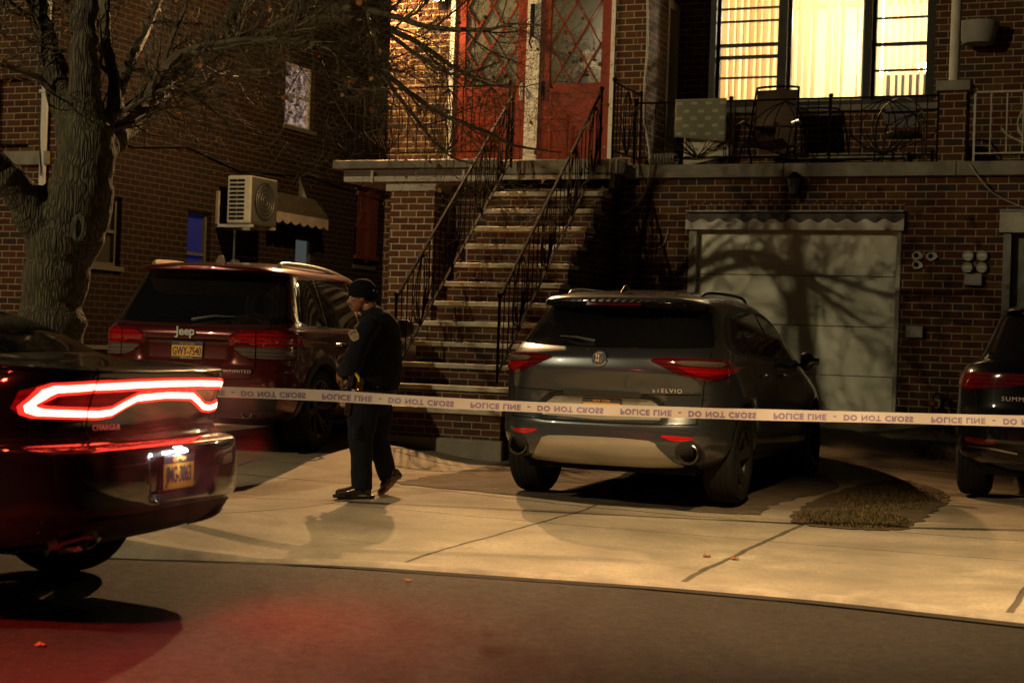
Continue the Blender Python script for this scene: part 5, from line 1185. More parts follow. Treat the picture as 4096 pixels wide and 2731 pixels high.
# ---- black sedan in the road -------------------------------------------
def sedan():
    root = empty('sedan_car'); tag(root, 'black sedan in the road at the left with its ring-shaped rear lights glowing red', 'car')
    k = [[.30, .42, 4.85, 0.799, 16, 2.8, 7, 2.4], [.33, .20, 4.92, 0.858, 16, 2.8, 8, 2.4], [.385, .08, 4.98, 0.897, 22, 3.0, 9, 2.4], [.46, .03, 5.02, 0.916, 22, 3.0, 9, 2.4], [.50, .0, 5.03, 0.921, 22, 3.0, 9, 2.4], [.60, -.005, 5.04, 0.926, 22, 3.0, 9, 2.4], [.70, .0, 5.03, 0.928, 22, 3.0, 9, 2.4], [.755, .02, 5.0, 0.928, 22, 3.0, 9, 2.4],
         [.775, .10, 4.98, 0.926, 22, 3.0, 9, 2.4], [.84, .135, 4.9, 0.924, 22, 3.0, 8, 2.3], [.92, .125, 4.6, 0.916, 22, 3.0, 7, 2.2], [1.0, .10, 4.1, 0.902, 22, 3.0, 6, 2.2], [1.06, .075, 3.75, 0.877, 22, 3.0, 6, 2.2], [1.085, .07, 3.65, 0.863, 22, 3.0, 6, 2.2],
         [1.10, .11, 3.6, .87, 22, 2.9, 6, 2.2], [1.115, .30, 3.55, .845, 22, 2.9, 6, 2.2], [1.13, .48, 3.5, .80, 7, 2.6, 6, 2.2], [1.15, .62, 3.45, .75, 7, 2.8, 6, 2.2], [1.22, .80, 3.3, .71, 8, 3, 6, 2.2], [1.32, 1.08, 3.08, .655, 8, 2.8, 6, 2.2], [1.40, 1.42, 2.9, .60, 7, 2.6, 5, 2.2],
         [1.45, 1.78, 2.75, .50, 5, 2.4, 4, 2.2], [1.475, 2.1, 2.6, .30, 3, 2, 3, 2], [1.48, 2.42, 2.5, .06, 2.2, 2, 2.2, 2]]
    def disp(x, y, z):
        s_ = 1 if y > 0 else -1; d = 0
        if abs(y) > .5 and z < 1.0: d += arch(1.08, .36, .41, x, z, .025)+arch(4.13, .36, .41, x, z, .025)
        if abs(y) > .5: d -= .03*math.exp(-((z-.60)/.14)**2)*ss(1.3, 1.9, x)*(1-ss(3.2, 3.8, x)); d += .02*math.exp(-((z-.97)/.05)**2)*ss(.4, 1.0, x)*(1-ss(1.8, 2.4, x)); d -= .05*ss(3.9, 5, x)
        if x < .6:
            hollow = ss(.32, .27, abs(y))*ss(.52, .55, z)*(1-ss(.725, .75, z)); x += .05*hollow
            low = ss(.62, .55, abs(y))*(1-ss(.40, .47, z))*ss(.24, .30, z); x += .03*low
        return (x, y+s_*d*min(1, abs(y)/.3), z)
    c = Car(k, disp, N=130, per=5, xm=2.6); PB = carpaint('black_sedan_paint', (.004, .003, .0035), 0, .3, .04)
    ln = NT('light_bar'); ln.set(Base_Color=(.3, .01, .01), Emission_Color=(1, .10, .06), Emission_Strength=26)
    core = NT('light_bar_core'); core.set(Base_Color=(.3, .1, .1), Emission_Color=(1, .055, .03), Emission_Strength=75)
    # smoked lens across the tail
    lens_ = [(-.86, .90), (-.88, .93), (-.865, 1.0), (-.82, 1.03), (-.45, 1.055), (0, 1.06), (.45, 1.055), (.82, 1.03), (.865, 1.0), (.88, .93), (.86, .90), (.52, .885), (.42, .90), (.30, .945), (0, .955), (-.30, .945), (-.42, .90), (-.52, .885)]
    c.patch('tail_lens', lens_, 'rear', lens('smoked_red_lens', (.30, .004, .006), em=.2), root, .004, step=.022)
    # racetrack light: outer and inner outline
    def ring(d, e):
        half = [(0, 1.046-d), (.30, 1.044-d), (.62, 1.036-d), (.79-d*.7, 1.024-d), (.82-d, 1.006-d*.8), (.858-d, .94+d*.25), (.854-d*1.1, .915+d*.8), (.83-d, .903+d), (.54, .893+d), (.45, .900+d), (.36, .932+d), (.27, .960+d), (0, .968+d)]
        L = half+[(-a, b) for a, b in half[::-1]]
        out = []
        for p in L:
            if not out or math.hypot(p[0]-out[-1][0], p[1]-out[-1][1]) > 1e-4: out.append(p)
        if math.hypot(out[0][0]-out[-1][0], out[0][1]-out[-1][1]) < 1e-4: out.pop()
        return out
    c.patch('light_bar', ring(0, 0), 'rear', core.m, root, .010, step=.016, holes=[ring(.024, 0)])
    gl = NT('light_bar_glow'); gl.set(Base_Color=(.3, .01, .01), Emission_Color=(1, .02, .012), Emission_Strength=2.4)  # emissive ring paints a red halo around the bar
    c.patch('light_bar_glow', ring(-.012, 0), 'rear', gl.m, root, .0075, step=.016, holes=[ring(.038, 0)])
    m = MB(); 
    for s_ in (1, -1): c.strip(m, [(s_*.615, 1.09), (s_*.615, .89), (s_*.60, .80), (s_*.55, .775)], 'rear', .010, .013)
    c.strip(m, [(.60, .79), (.3, .78), (0, .778), (-.3, .78), (-.60, .79)], 'rear', .010, .003); m.build('boot_gap', M['seam'], root, fix=False)
    for i, ch in enumerate('DODGE'):
        cc, nn = c.hit(.19-.095*i, 1.0, 'rear'); text_mesh(ch, .035, 'brand_letter', M['badge'], root, frame(cc+nn*.006, (0, -1, 0), (0, 0, 1)), .002, sx=1.2)
    cc, nn = c.hit(.47, .845, 'rear'); text_mesh('CHARGER', .035, 'model_script', M['badge'], root, frame(cc+nn*.005, (-.10, -1, 0), (0, 0, 1)), .002, sx=1.15, spacing=1.15)
    c.patch('rear_window', [(.78, .62), (1.2, .56), (1.75, .42), (1.75, -.42), (1.2, -.56), (.78, -.62), (.69, -.5), (.65, 0), (.69, .5)], 'top', M['glassd'], root, .003, smooth=2, step=.05)
    for sd in ('right', 'left'):
        c.patch('side_windows', [(1.15, 1.16), (1.5, 1.30), (2.0, 1.40), (2.5, 1.42), (3.0, 1.30), (3.45, 1.09), (2.4, 1.08), (1.5, 1.10)], sd, M['glassd'], root, .004, smooth=3)
        m = MB(); c.strip(m, [(2.45, 1.08), (2.47, .6), (2.45, .28)], sd, .008); c.strip(m, [(1.55, 1.10), (1.60, .8), (1.45, .62), (1.58, .28)], sd, .008); c.strip(m, [(3.5, 1.06), (3.5, .28)], sd, .008); m.build('door_gaps', M['seam'], root, fix=False)
        m = MB(); c.strip(m, [(.10, .80), (.3, .80), (.62, .79)], sd, .008); m.build('bumper_gap', M['seam'], root, fix=False)
        c.patch('side_marker', [(.20, .985), (.34, .985), (.34, .955), (.22, .95)], sd, M['lens_red'], root, .006, step=.02)
    cc, nn = c.hit(0, .63, 'rear'); e = plate(root, cc+Vector((-.015, 0, 0)), (0, -1, 0), (.0, 0, 1), 'JMG-3863', 'NEW YORK', None, M['blackplastic'])
    m = MB(); m.box(cc.x-.04, cc.x-.01, -.03, .03, .722, .735); m.build('plate_lamp', emit('plate_lamp', (.9, .95, 1), 90), root)
    lower = c.patch('lower_bumper', [(-.80, .44), (-.60, .47), (0, .475), (.60, .47), (.80, .44), (.74, .325), (0, .31), (-.74, .325)], 'rear', M['blackplastic'], root, .004)
    for s_ in (1, -1):
        q = lambda L: [(s_*a, b) for a, b in (L if s_ > 0 else L[::-1])]
        if s_ < 0: c.patch('exhaust_tip', q([(.52, .34), (.68, .34), (.74, .375), (.68, .405), (.58, .395)]), 'rear', M['blackplastic'], root, .012, .03, step=.02); continue
        o1 = q([(.48, .335), (.68, .33), (.775, .37), (.78, .395), (.70, .42), (.56, .40)]); cx_ = .665; i1 = [((p[0]-s_*cx_)*.78+s_*cx_, (p[1]-.375)*.70+.375) for p in o1]
        c.patch('exhaust_tip', o1, 'rear', M['chrome'], root, .03, .03, smooth=0, step=.02, holes=[i1]); c.patch('exhaust_bore', i1, 'rear', M['dark'], root, .008, step=.03)
    m = MB(); c.strip(m, [(.86, .752), (.5, .757), (0, .758), (-.5, .757), (-.86, .752)], 'rear', .014, .003); m.build('bumper_ledge', M['blackplastic'], root, fix=False)
    ug = MB(); ug.box(1.0, 4.6, -.6, .6, .22, .34); ug.build('underbody', M['dark'], root)
    c.finish(root, PB, [(1.08, .365, .95, (1, -1)), (4.13, .365, .95, (1, -1))], .405)
    for x in (1.08, 4.13):
        for s_ in (1, -1): wheel(root, x, s_*.83, .365, .365, .262, .25, s_, 5, M['rimdark'])
    return root
car = sedan(); place(car, -4.30, 6.36, .10, R(188))

# exhaust steam drifting behind the sedan, tinted by its lights
sv = MB(); blob_pts = []
def ell(m, c, r, n=12):
    k0 = len(m.v)
    for i in range(1, n):
        for j in range(2*n):
            a = PI*i/n; b = PI*j/n; m.v.append((c[0]+r[0]*math.sin(a)*math.cos(b), c[1]+r[1]*math.sin(a)*math.sin(b), c[2]+r[2]*math.cos(a)))
    q_ = 2*n
    for i in range(n-2):
        for j in range(q_): m.f.append((k0+i*q_+j, k0+i*q_+(j+1) % q_, k0+(i+1)*q_+(j+1) % q_, k0+(i+1)*q_+j)); m.mi.append(0)
    m.f.append(tuple(k0+j for j in range(q_))); m.f.append(tuple(k0+(n-2)*q_+j for j in range(q_))[::-1]); m.mi += [0, 0]
ell(sv, (0, 0, 0), (.36, .55, .42))
vm = bpy.data.materials.new('exhaust_steam'); vm.use_nodes = True; vt = vm.node_tree; vt.nodes.remove(vt.nodes['Principled BSDF']); pv = vt.nodes.new('ShaderNodeVolumePrincipled')
tc = vt.nodes.new('ShaderNodeTexCoord'); nz = vt.nodes.new('ShaderNodeTexNoise'); nz.inputs['Scale'].default_value = 4; nz.inputs['Detail'].default_value = 4; nz.inputs['Distortion'].default_value = 1.2; vt.links.new(tc.outputs['Object'], nz.inputs[0])
rr = vt.nodes.new('ShaderNodeValToRGB'); rr.color_ramp.elements[0].position = .45; rr.color_ramp.elements[1].position = .75; vt.links.new(nz.outputs[0], rr.inputs[0])
ln_ = vt.nodes.new('ShaderNodeVectorMath'); ln_.operation = 'LENGTH'; mpn = vt.nodes.new('ShaderNodeMapping'); mpn.inputs['Scale'].default_value = (1/.36, 1/.55, 1/.42); vt.links.new(tc.outputs['Object'], mpn.inputs[0]); vt.links.new(mpn.outputs[0], ln_.inputs[0])
fo = vt.nodes.new('ShaderNodeMapRange'); fo.inputs[1].default_value = .2; fo.inputs[2].default_value = 1; fo.inputs[3].default_value = 1; fo.inputs[4].default_value = 0; vt.links.new(ln_.outputs['Value'], fo.inputs[0])
mu = vt.nodes.new('ShaderNodeMath'); mu.operation = 'MULTIPLY'; vt.links.new(rr.outputs[0], mu.inputs[0]); vt.links.new(fo.outputs[0], mu.inputs[1]); m2_ = vt.nodes.new('ShaderNodeMath'); m2_.operation = 'MULTIPLY'; m2_.inputs[1].default_value = .5; vt.links.new(mu.outputs[0], m2_.inputs[0]); vt.links.new(m2_.outputs[0], pv.inputs['Density'])
pv.inputs['Color'].default_value = (.9, .9, .9, 1); vt.links.new(pv.outputs[0], vt.nodes['Material Output'].inputs['Volume'])
so = sv.build('exhaust_steam', vm, smooth=True); so.location = (-4.05, 6.0, .92); tag(so, 'thin exhaust steam glowing red behind the black sedan', 'steam', kind='stuff')
# ---------------------------------------------------------------- people
def loft(m, st, side, n=18):
    """closed body segment: stations (centre, half breadth, half depth); side: breadth direction"""
    side = Vector(side).normalized(); k0 = len(m.v); N = len(st)
    cs = [Vector(s_[0]) for s_ in st]
    # rounded ends
    t0 = (cs[0]-cs[1]).normalized(); t1 = (cs[-1]-cs[-2]).normalized()
    full = [(cs[0]+t0*min(st[0][1], st[0][2])*.6, st[0][1]*.5, st[0][2]*.5)]+list(st)+[(cs[-1]+t1*min(st[-1][1], st[-1][2])*.6, st[-1][1]*.5, st[-1][2]*.5)]
    cs = [Vector(s_[0]) for s_ in full]; N = len(full)
    for i, (c, ra, rb) in enumerate(full):
        t = (cs[min(i+1, N-1)]-cs[max(i-1, 0)]).normalized(); S_ = (side-t*side.dot(t)).normalized(); T = t.cross(S_)
        for j in range(n):
            a = 2*PI*j/n; m.v.append(tuple(Vector(c)+S_*ra*math.cos(a)+T*rb*math.sin(a)))
    for i in range(N-1):
        for j in range(n):
            j2 = (j+1) % n; m.f.append((k0+i*n+j, k0+i*n+j2, k0+(i+1)*n+j2, k0+(i+1)*n+j)); m.mi.append(0)
    m.f.append(tuple(k0+j for j in range(n))[::-1]); m.f.append(tuple(k0+(N-1)*n+j for j in range(n))); m.mi += [0, 0]
def blob(m, c, rx, ry, rz, M3=None, n=14):
    k0 = len(m.v); c = Vector(c)
    for i in range(1, n):
        for j in range(n*2):
            a = PI*i/n; b = PI*j/n; v = Vector((rx*math.sin(a)*math.cos(b), ry*math.sin(a)*math.sin(b), rz*math.cos(a)))
            m.v.append(tuple(c+(M3 @ v if M3 is not None else v)))
    q = n*2
    for i in range(n-2):
        for j in range(q): m.f.append((k0+i*q+j, k0+i*q+(j+1) % q, k0+(i+1)*q+(j+1) % q, k0+(i+1)*q+j)); m.mi.append(0)
    m.f.append(tuple(k0+j for j in range(q))); m.f.append(tuple(k0+(n-2)*q+j for j in range(q))[::-1]); m.mi += [0, 0]
def remesh(m, name, mat, parent, vox, smooth=4, fac=.5, noise=0, nsc=8):
    """fuse overlapping closed volumes into one continuous skin"""
    o = m.build(name, mat, None); md = o.modifiers.new('r', 'REMESH'); md.mode = 'VOXEL'; md.voxel_size = vox
    sm = o.modifiers.new('s', 'SMOOTH'); sm.iterations = smooth; sm.factor = fac
    if noise:
        tx = bpy.data.textures.new(name+'_folds', 'CLOUDS'); tx.noise_scale = 1/nsc
        dd = o.modifiers.new('d', 'DISPLACE'); dd.texture = tx; dd.strength = noise; dd.mid_level = .5; dd.texture_coords = 'GLOBAL'
    dg = bpy.context.evaluated_depsgraph_get(); m2 = bpy.data.meshes.new_from_object(o.evaluated_get(dg)); o.modifiers.clear(); o.data = m2; m2.name = name
    m2.polygons.foreach_set('use_smooth', [True]*len(m2.polygons)); o.parent = parent; m2.materials.clear(); m2.materials.append(mat); return o
def head_parts(m, c, F, U, s=1.0):
    """face modelled in volumes; F forward, U up, s scale (1 = 0.235 m tall)"""
    F = Vector(F).normalized(); U = Vector(U); U = (U-F*U.dot(F)).normalized(); L_ = U.cross(F); B = Matrix((( F.x, L_.x, U.x), (F.y, L_.y, U.y), (F.z, L_.z, U.z)))
    at = lambda f, l, u: Vector(c)+(F*f+L_*l+U*u)*s
    blob(m, at(-.012, 0, .028), .098*s, .077*s, .092*s, B); blob(m, at(.022, 0, -.035), .066*s, .060*s, .082*s, B)
    blob(m, at(.058, 0, -.092), .026*s, .030*s, .022*s, B)                     # chin
    m.tube([at(.078, 0, .012), at(.092, 0, -.012), at(.108, 0, -.034), at(.096, 0, -.043)], [.012*s, .013*s, .017*s, .012*s], 8)   # nose
    for k in (1, -1):
        blob(m, at(.094, .012*k, -.038), .010*s, .010*s, .008*s, B, 8)
        blob(m, at(.058, .036*k, -.018), .028*s, .022*s, .020*s, B, 8)         # cheek
        m.tube([at(.086, .008*k, .027), at(.082, .03*k, .031), at(.068, .046*k, .024)], [.010*s, .012*s, .008*s], 8)   # brow
        blob(m, at(-.010, .076*k, -.010), .020*s, .009*s, .032*s, B, 8)        # ear
    m.tube([at(.086, -.022, -.060), at(.094, 0, -.057), at(.086, .022, -.060)], [.005*s, .008*s, .005*s], 8)
    m.tube([at(.084, -.020, -.070), at(.091, 0, -.072), at(.084, .020, -.070)], [.005*s, .009*s, .005*s], 8)
    return at, B
def hand(m, wrist, D_, N_, curl=.8, s=1.0, side=1):
    """palm and five fingers; D_ pointing direction, N_ back-of-hand normal"""
    D_ = Vector(D_).normalized(); N_ = Vector(N_); N_ = (N_-D_*N_.dot(D_)).normalized(); X = D_.cross(N_)*side; w = Vector(wrist)
    loft(m, [(w, .028*s, .020*s), (w+D_*.045*s, .040*s, .018*s), (w+D_*.088*s, .042*s, .014*s)], X, 12)
    for i, L in enumerate((.070, .078, .072, .058)):
        b = w+D_*.088*s+X*(.030-.020*i)*s; p = [b]; d = D_.copy(); a = curl*(.5+.08*i)
        for k, f in enumerate((.45, .32, .25)):
            d = (d*math.cos(a)-N_*math.sin(a)).normalized(); p.append(p[-1]+d*L*f*s); N2 = N_
        m.tube(p, [.0095*s, .009*s, .008*s, .0065*s], 8)
    b = w+D_*.03*s+X*.034*s; m.tube([b, b+(D_*.6+X*.6-N_*.3).normalized()*.035*s, b+(D_*.8+X*.35-N_*.5).normalized()*.066*s], [.013*s, .011*s, .008*s], 8)
M['skin'] = paint('skin_brown', (.22, .095, .045), .5, var=.12, sc=18); M['skin_light'] = paint('skin_light', (.50, .30, .22), .5, var=.08, sc=18)
cl_ = NT('navy_cloth'); n1 = cl_.noise(22, 5, cl_.obj()); n2 = cl_.noise(420, 2, cl_.obj())
cl_.set(Base_Color=cl_.mix(n1, (.0045, .0055, .010), (.010, .012, .019)), Roughness=.85, Sheen_Weight=.06); cl_.bump(cl_.math('ADD', n1, cl_.math('MULTIPLY', n2, .3)), .5, .012); cl_.b.inputs['Specular IOR Level'].default_value = .08; M['navy'] = cl_.m
M['leather'] = paint('black_leather', (.012, .010, .009), .28, bump=.15); M['boot'] = paint('boot_leather', (.030, .016, .012), .25, coat=.4)
M['yellow'] = paint('safety_yellow', (.65, .50, .02), .5); M['knit'] = paint('knit_wool', (.006, .007, .010), .9, spec=.08, bump=.6, bsc=300)

DO = 13.1
def q(x, y, d=0): return PD(x, y, DO+d)
IR = Vector((CR.x, CR.y, 0)).normalized(); ID = Vector((CF.x, CF.y, 0)).normalized(); UP = Vector((0, 0, 1))
off_ = empty('person', (0, 0, 0)); off_['category'] = 'person'; off_['label'] = 'man in dark police uniform and knit cap walking left on the pavement behind the tape'
a = R(38); FT = (-IR*math.cos(a)+ID*math.sin(a)); LT = Vector((-FT.y, FT.x, 0))         # torso forward and left
FH = (-IR*.985-ID*.12+UP*-.10).normalized()
# body (skin): one continuous mesh
m = MB()
hc = q(829, 683)
at, HB = head_parts(m, hc, FH, UP, .98)
loft(m, [(q(846, 700), .058, .060), (q(856, 722), .066, .066), (q(862, 745), .10, .08)], LT)
loft(m, [(q(862, 745), .17, .09), (q(862, 790), .17, .10), (q(858, 850), .15, .10), (q(852, 905), .16, .11)], LT)
SHL = q(848, 748, -.12); SHR = q(890, 745, .14); EL = q(815, 822, -.22); WL = q(789, 855, -.10)
m.tube([SHL, EL, WL], [.055, .045, .032], 12); hand(m, WL, q(772, 868, -.02)-WL, (-IR*.3-ID*.8+UP*.3), 1.0, 1.05, -1)
ER = q(880, 822, .30); WR = q(828, 858, .26); m.tube([SHR, ER, WR], [.055, .045, .032], 12); hand(m, WR, q(800, 866, .18)-WR, (UP*.8-IR*.2), 1.0, 1.05, 1)
HL = q(838, 915, -.08); KL = q(826, 1010, -.09); AL = q(833, 1110, -.08); HR_ = q(866, 915, .08); KR = q(868, 1015, .10); AR = q(893, 1092, .12)
m.tube([HL, KL, AL], [.085, .058, .042], 12); m.tube([HR_, KR, AR], [.085, .058, .042], 12)
m.tube([AL, q(829, 1132, -.08), q(800, 1142, -.10), q(775, 1145, -.11)], [.042, .040, .036, .026], 10); m.tube([AR, q(897, 1108, .12), q(883, 1122, .12), q(872, 1133, .12)], [.042, .038, .034, .026], 10)
remesh(m, 'body', M['skin'], off_, .0062, 3)
# face details
for k in (1, -1):
    m = MB(); blob(m, at(.0815, .030*k, .010), .010, .012, .008, HB, 8); m.build('eye', paint('eye_white', (.5, .45, .4), .3), off_, smooth=True)
    m = MB(); blob(m, at(.0895, .030*k, .010), .003, .005, .005, HB, 6); m.build('iris', M['dark'], off_, smooth=True)
m = MB(); m.tube([at(.080, -.028, -.054), at(.0985, -.006, -.047), at(.0985, .006, -.047), at(.080, .028, -.054)], [.003, .0055, .0055, .003], 6); m.build('moustache', M['dark'], off_, smooth=True)
m = MB(); m.tube([at(.088, .012, .038), at(.083, .034, .041), at(.07, .05, .034)], [.003, .004, .002], 6); m.build('eyebrow', M['dark'], off_, smooth=True)
# knit cap
m = MB(); blob(m, at(-.014, 0, .058), .112, .092, .092, HB, 16); blob(m, at(-.035, 0, .03), .098, .088, .075, HB, 14)
cut = []
o = remesh(m, 'knit_cap', M['knit'], off_, .006, 6)
m = MB(); rim_ = [at(-.018+.108*math.cos(t), .090*math.sin(t), .040-.030*math.cos(t-PI)*-.0-.018*(1-math.cos(t))) for t in [2*PI*i/36 for i in range(36)]]
for dz in (-.012, .004, .02): m.tube([p+UP*dz for p in rim_], .0125, 8, closed=True)
m.build('cap_cuff', M['knit'], off_, smooth=True)
m = MB(); c_ = at(-.105, .052, .035); m.box(-.003, .003, -.018, .018, -.012, .012, frame(c_, (at(-.2, .1, 0)-at(-.1, .05, 0)), UP)); m.build('cap_label', M['plate_pale'], off_)
# jacket: torso and sleeves in one
m = MB()
loft(m, [(q(852, 716, .0), .085, .085), (q(860, 730), .15, .11), (q(864, 748), .225, .135), (q(866, 790), .245, .155), (q(864, 830), .245, .165), (q(860, 865), .245, .170), (q(856, 893), .240, .165), (q(854, 908), .232, .160)], LT, 28)
m.tube([q(853, 742, -.14), q(838, 765, -.21), q(822, 800, -.25), q(813, 826, -.25)], [.088, .085, .080, .078], 14); m.tube([q(815, 818, -.25), q(812, 832, -.24), q(800, 846, -.18), q(788, 858, -.11)], [.076, .080, .072, .060], 14)
m.tube([q(888, 742, .16), q(900, 770, .24), q(893, 805, .30), q(882, 826, .32)], [.088, .085, .080, .076], 14); m.tube([q(882, 824, .31), q(855, 845, .30), q(830, 858, .26)], [.076, .072, .058], 14)
m.tube([q(840, 722, -.06), q(835, 716, .02), q(850, 706, .08), q(870, 708, .06), q(876, 718, .0), q(862, 726, -.07)], .026, 10, closed=True)
remesh(m, 'jacket', M['navy'], off_, .011, 5, .5, .030, 7)
m = MB(); hem = [q(854, 902)+LT*.240*math.cos(t)+FT*.168*math.sin(t) for t in [2*PI*i/40 for i in range(40)]]
m.tube(hem, .014, 8, closed=True); m.build('jacket_hem', M['navy'], off_, smooth=True)
# shoulder patch on the near sleeve
pc = q(806, 768, -.318); px_ = (q(822, 760, -.32)-q(790, 776, -.30)).normalized(); py_ = (UP-px_*UP.dot(px_)).normalized()
def patch_poly(s): return [(-.034*s, .045*s), (0, .054*s), (.034*s, .045*s), (.039*s, .0), (.022*s, -.038*s), (0, -.056*s), (-.022*s, -.038*s), (-.039*s, .0)]
pc = q(814, 772, -.305); Mx = frame(pc, (IR*.80-ID*.15+UP*.42), (-IR*.45+UP*.88))
e = bpy.data.objects.new('sleeve_patch', None); COL.objects.link(e); e.parent = off_
m = MB(); m.prism(patch_poly(1.0), -.012, 0, 'z', Mx); m.build('patch_border', paint('patch_gold', (.50, .30, .06), .6), e)
m = MB(); m.prism(patch_poly(.86), 0, .002, 'z', Mx); m.build('patch_field', paint('patch_field', (.28, .27, .22), .7), e)
m = MB(); m.prism([(-.026, .022), (.026, .022), (.026, .040), (-.026, .040)], .002, .003, 'z', Mx); m.build('patch_banner', M['navy'], e); text_mesh('POLICE', .014, 'patch_lettering', M['plate_pale'], e, Mx @ Matrix.Translation((0, .031, .0035)), .0005)
m = MB(); m.lathe([(0, .004), (.014, .004), (.016, .002)], 'z', (0, -.006, 0), 16, Mx); m.build('patch_shield', paint('patch_emblem', (.30, .20, .06), .5), e)
# trousers
m = MB()
loft(m, [(q(854, 893), .185, .135), (q(852, 915), .195, .145), (q(850, 935), .19, .14)], LT, 22)
m.tube([q(838, 918, -.07), q(832, 960, -.09), q(828, 1005, -.09), q(829, 1050, -.085), q(831, 1090, -.08), q(829, 1122, -.08)], [.125, .122, .100, .088, .086, .083], 16)
m.tube([q(866, 918, .07), q(868, 960, .09), q(868, 1010, .10), q(876, 1045, .11), q(886, 1075, .12), q(893, 1100, .12)], [.125, .118, .095, .082, .076, .072], 16)
m.tube([q(822, 975, -.19), q(820, 1005, -.18)], [.04, .04], 8)
remesh(m, 'trousers', M['navy'], off_, .010, 4, .5, .030, 6)
# boots
def boot(a_, ankle, heel, ball, toe, sole):
    e = bpy.data.objects.new('boot', None); COL.objects.link(e); e.parent = off_
    m = MB(); m.tube([ankle+UP*.08, ankle, heel+UP*.055], [.058, .060, .058], 14); d = (toe-heel).normalized(); sd = d.cross(UP).normalized()
    loft(m, [(heel+UP*.050, .040, .045), (heel+(ball-heel)*.5+UP*.056, .044, .052), (ball+UP*.042, .050, .040), (toe+UP*.036-d*.03, .046, .032)], sd, 16)
    remesh(m, 'upper', M['boot'], e, .008, 4)
    m = MB(); L_ = (toe-heel).length
    pl = [(-.045, -.036), (.02, -.036), (.10, -.032), (L_-.06, -.042), (L_-.01, -.034), (L_+.012, 0), (L_-.01, .034), (L_-.06, .042), (.10, .032), (.02, .036), (-.045, .030), (-.055, 0)]
    m.prism(pl, 0, .026, 'z', frame(heel, d, UP.cross(d))); m.build('sole', M['leather'], e, bevel=.006)
gz = lambda p: Vector((p.x, p.y, g(p.x, p.y)+.004))
hl = gz(q(845, 1150, -.08)); tl_ = hl+(-IR*.96-ID*.2).normalized()*.27
boot(0, q(830, 1118, -.08), Vector(hl), hl+(tl_-hl)*.65, tl_, None)
tr = gz(q(872, 1138, .12)); hr = tr+(IR*.72+ID*.1)*.19+UP*.115
boot(1, q(896, 1098, .12), hr, hr+(tr-hr)*.72, tr, None)
# belt kit
m = MB(); belt = [q(853, 898)+LT*.238*math.cos(t)+FT*.170*math.sin(t) for t in [2*PI*i/40 for i in range(40)]]
m.tube(belt, .022, 8, closed=True); m.build('belt', M['leather'], off_, smooth=True)
def kit(nm, x, y, d, sx, sy, sz, mat, tilt=0):
    m = MB(); m.box(-sx, sx, -sy, sy, -sz, sz, Matrix.Translation(q(x, y, d)) @ Matrix.Rotation(YAW, 4, 'Z') @ Matrix.Rotation(tilt, 4, 'Y')); return m.build(nm, mat, off_, bevel=.008)
kit('holster', 826, 888, -.235, .030, .02, .075, M['leather'], .1); kit('taser_grip', 818, 858, -.24, .012, .014, .045, M['yellow'], -.55); kit('taser_grip', 824, 872, -.245, .010, .012, .02, M['yellow'], -.2)
kit('radio', 806, 872, -.22, .022, .016, .05, M['leather'], .1); kit('radio_clip', 798, 884, -.22, .010, .010, .035, M['blackplastic']); kit('knee_pouch', 799, 938, -.17, .025, .02, .05, M['leather'], .1)
m = MB(); blob(m, q(867, 888, -.175), .008, .008, .008, None, 8); m.build('snap_button', M['chrome'], off_, smooth=True)
m = MB(); blob(m, q(822, 894, -.26), .006, .004, .004, None, 6); m.build('indicator_light', emit('orange_led', (1, .25, .03), 3), off_, smooth=True)

# resident behind the right door
pe = empty('person', (-7.2, 19.02, 3.55)); tag(pe, 'person with dark hair looking out through the glass of the right red door', 'person')
o3 = Vector((-7.05, 19.05, 3.55)); FF = Vector((.1, -1, 0)).normalized()
m = MB(); hc2 = Vector((0, 0, 1.46)); at2, B2 = head_parts(m, hc2, FF, UP, .95)
loft(m, [(Vector((0, .02, 1.40)), .05, .05), (Vector((0, .02, 1.30)), .07, .06)], (1, 0, 0)); loft(m, [(Vector((0, .02, 1.28)), .15, .09), (Vector((0, .02, 1.1)), .16, .10), (Vector((0, .02, .92)), .16, .11)], (1, 0, 0))
m.tube([(-.16, .02, 1.25), (-.26, -.06, 1.0), (-.12, -.20, 1.16)], [.05, .042, .03], 10); hand(m, (-.12, -.20, 1.16), (.35, -.1, .9), (-.3, -.9, 0), .7, .95, 1)
m.tube([(.16, .02, 1.25), (.22, -.02, 1.0), (.20, -.06, .78)], [.05, .042, .03], 10); hand(m, (.20, -.06, .78), (0, -.1, -1), (.9, 0, 0), .5, .95, 1)
for s_ in (1, -1): m.tube([(s_*.09, .02, .9), (s_*.09, 0, .48), (s_*.09, .02, .08)], [.085, .06, .042], 10); m.tube([(s_*.09, .02, .08), (s_*.09, -.05, .04), (s_*.09, -.14, .03)], [.042, .038, .026], 8)
remesh(m, 'body', M['skin_light'], pe, .008, 3)
m = MB(); blob(m, at2(-.012, 0, .058), .108, .092, .082, B2); blob(m, at2(-.05, 0, -.01), .07, .088, .09, B2); m.tube([at2(.075, -.04, .085), at2(.085, 0, .09), at2(.075, .04, .085)], .018, 8); remesh(m, 'hair', M['dark'], pe, .008, 3)
m = MB(); loft(m, [(Vector((0, .02, 1.34)), .09, .075), (Vector((0, .02, 1.27)), .20, .12), (Vector((0, .02, 1.1)), .205, .135), (Vector((0, .02, .85)), .20, .14)], (1, 0, 0), 22)
m.tube([(-.17, .02, 1.25), (-.28, -.06, 1.0)], [.075, .065], 12); m.tube([(-.28, -.06, 1.0), (-.15, -.18, 1.12)], [.065, .05], 12); m.tube([(.17, .02, 1.25), (.23, -.02, 1.0), (.21, -.05, .85)], [.075, .065, .052], 12)
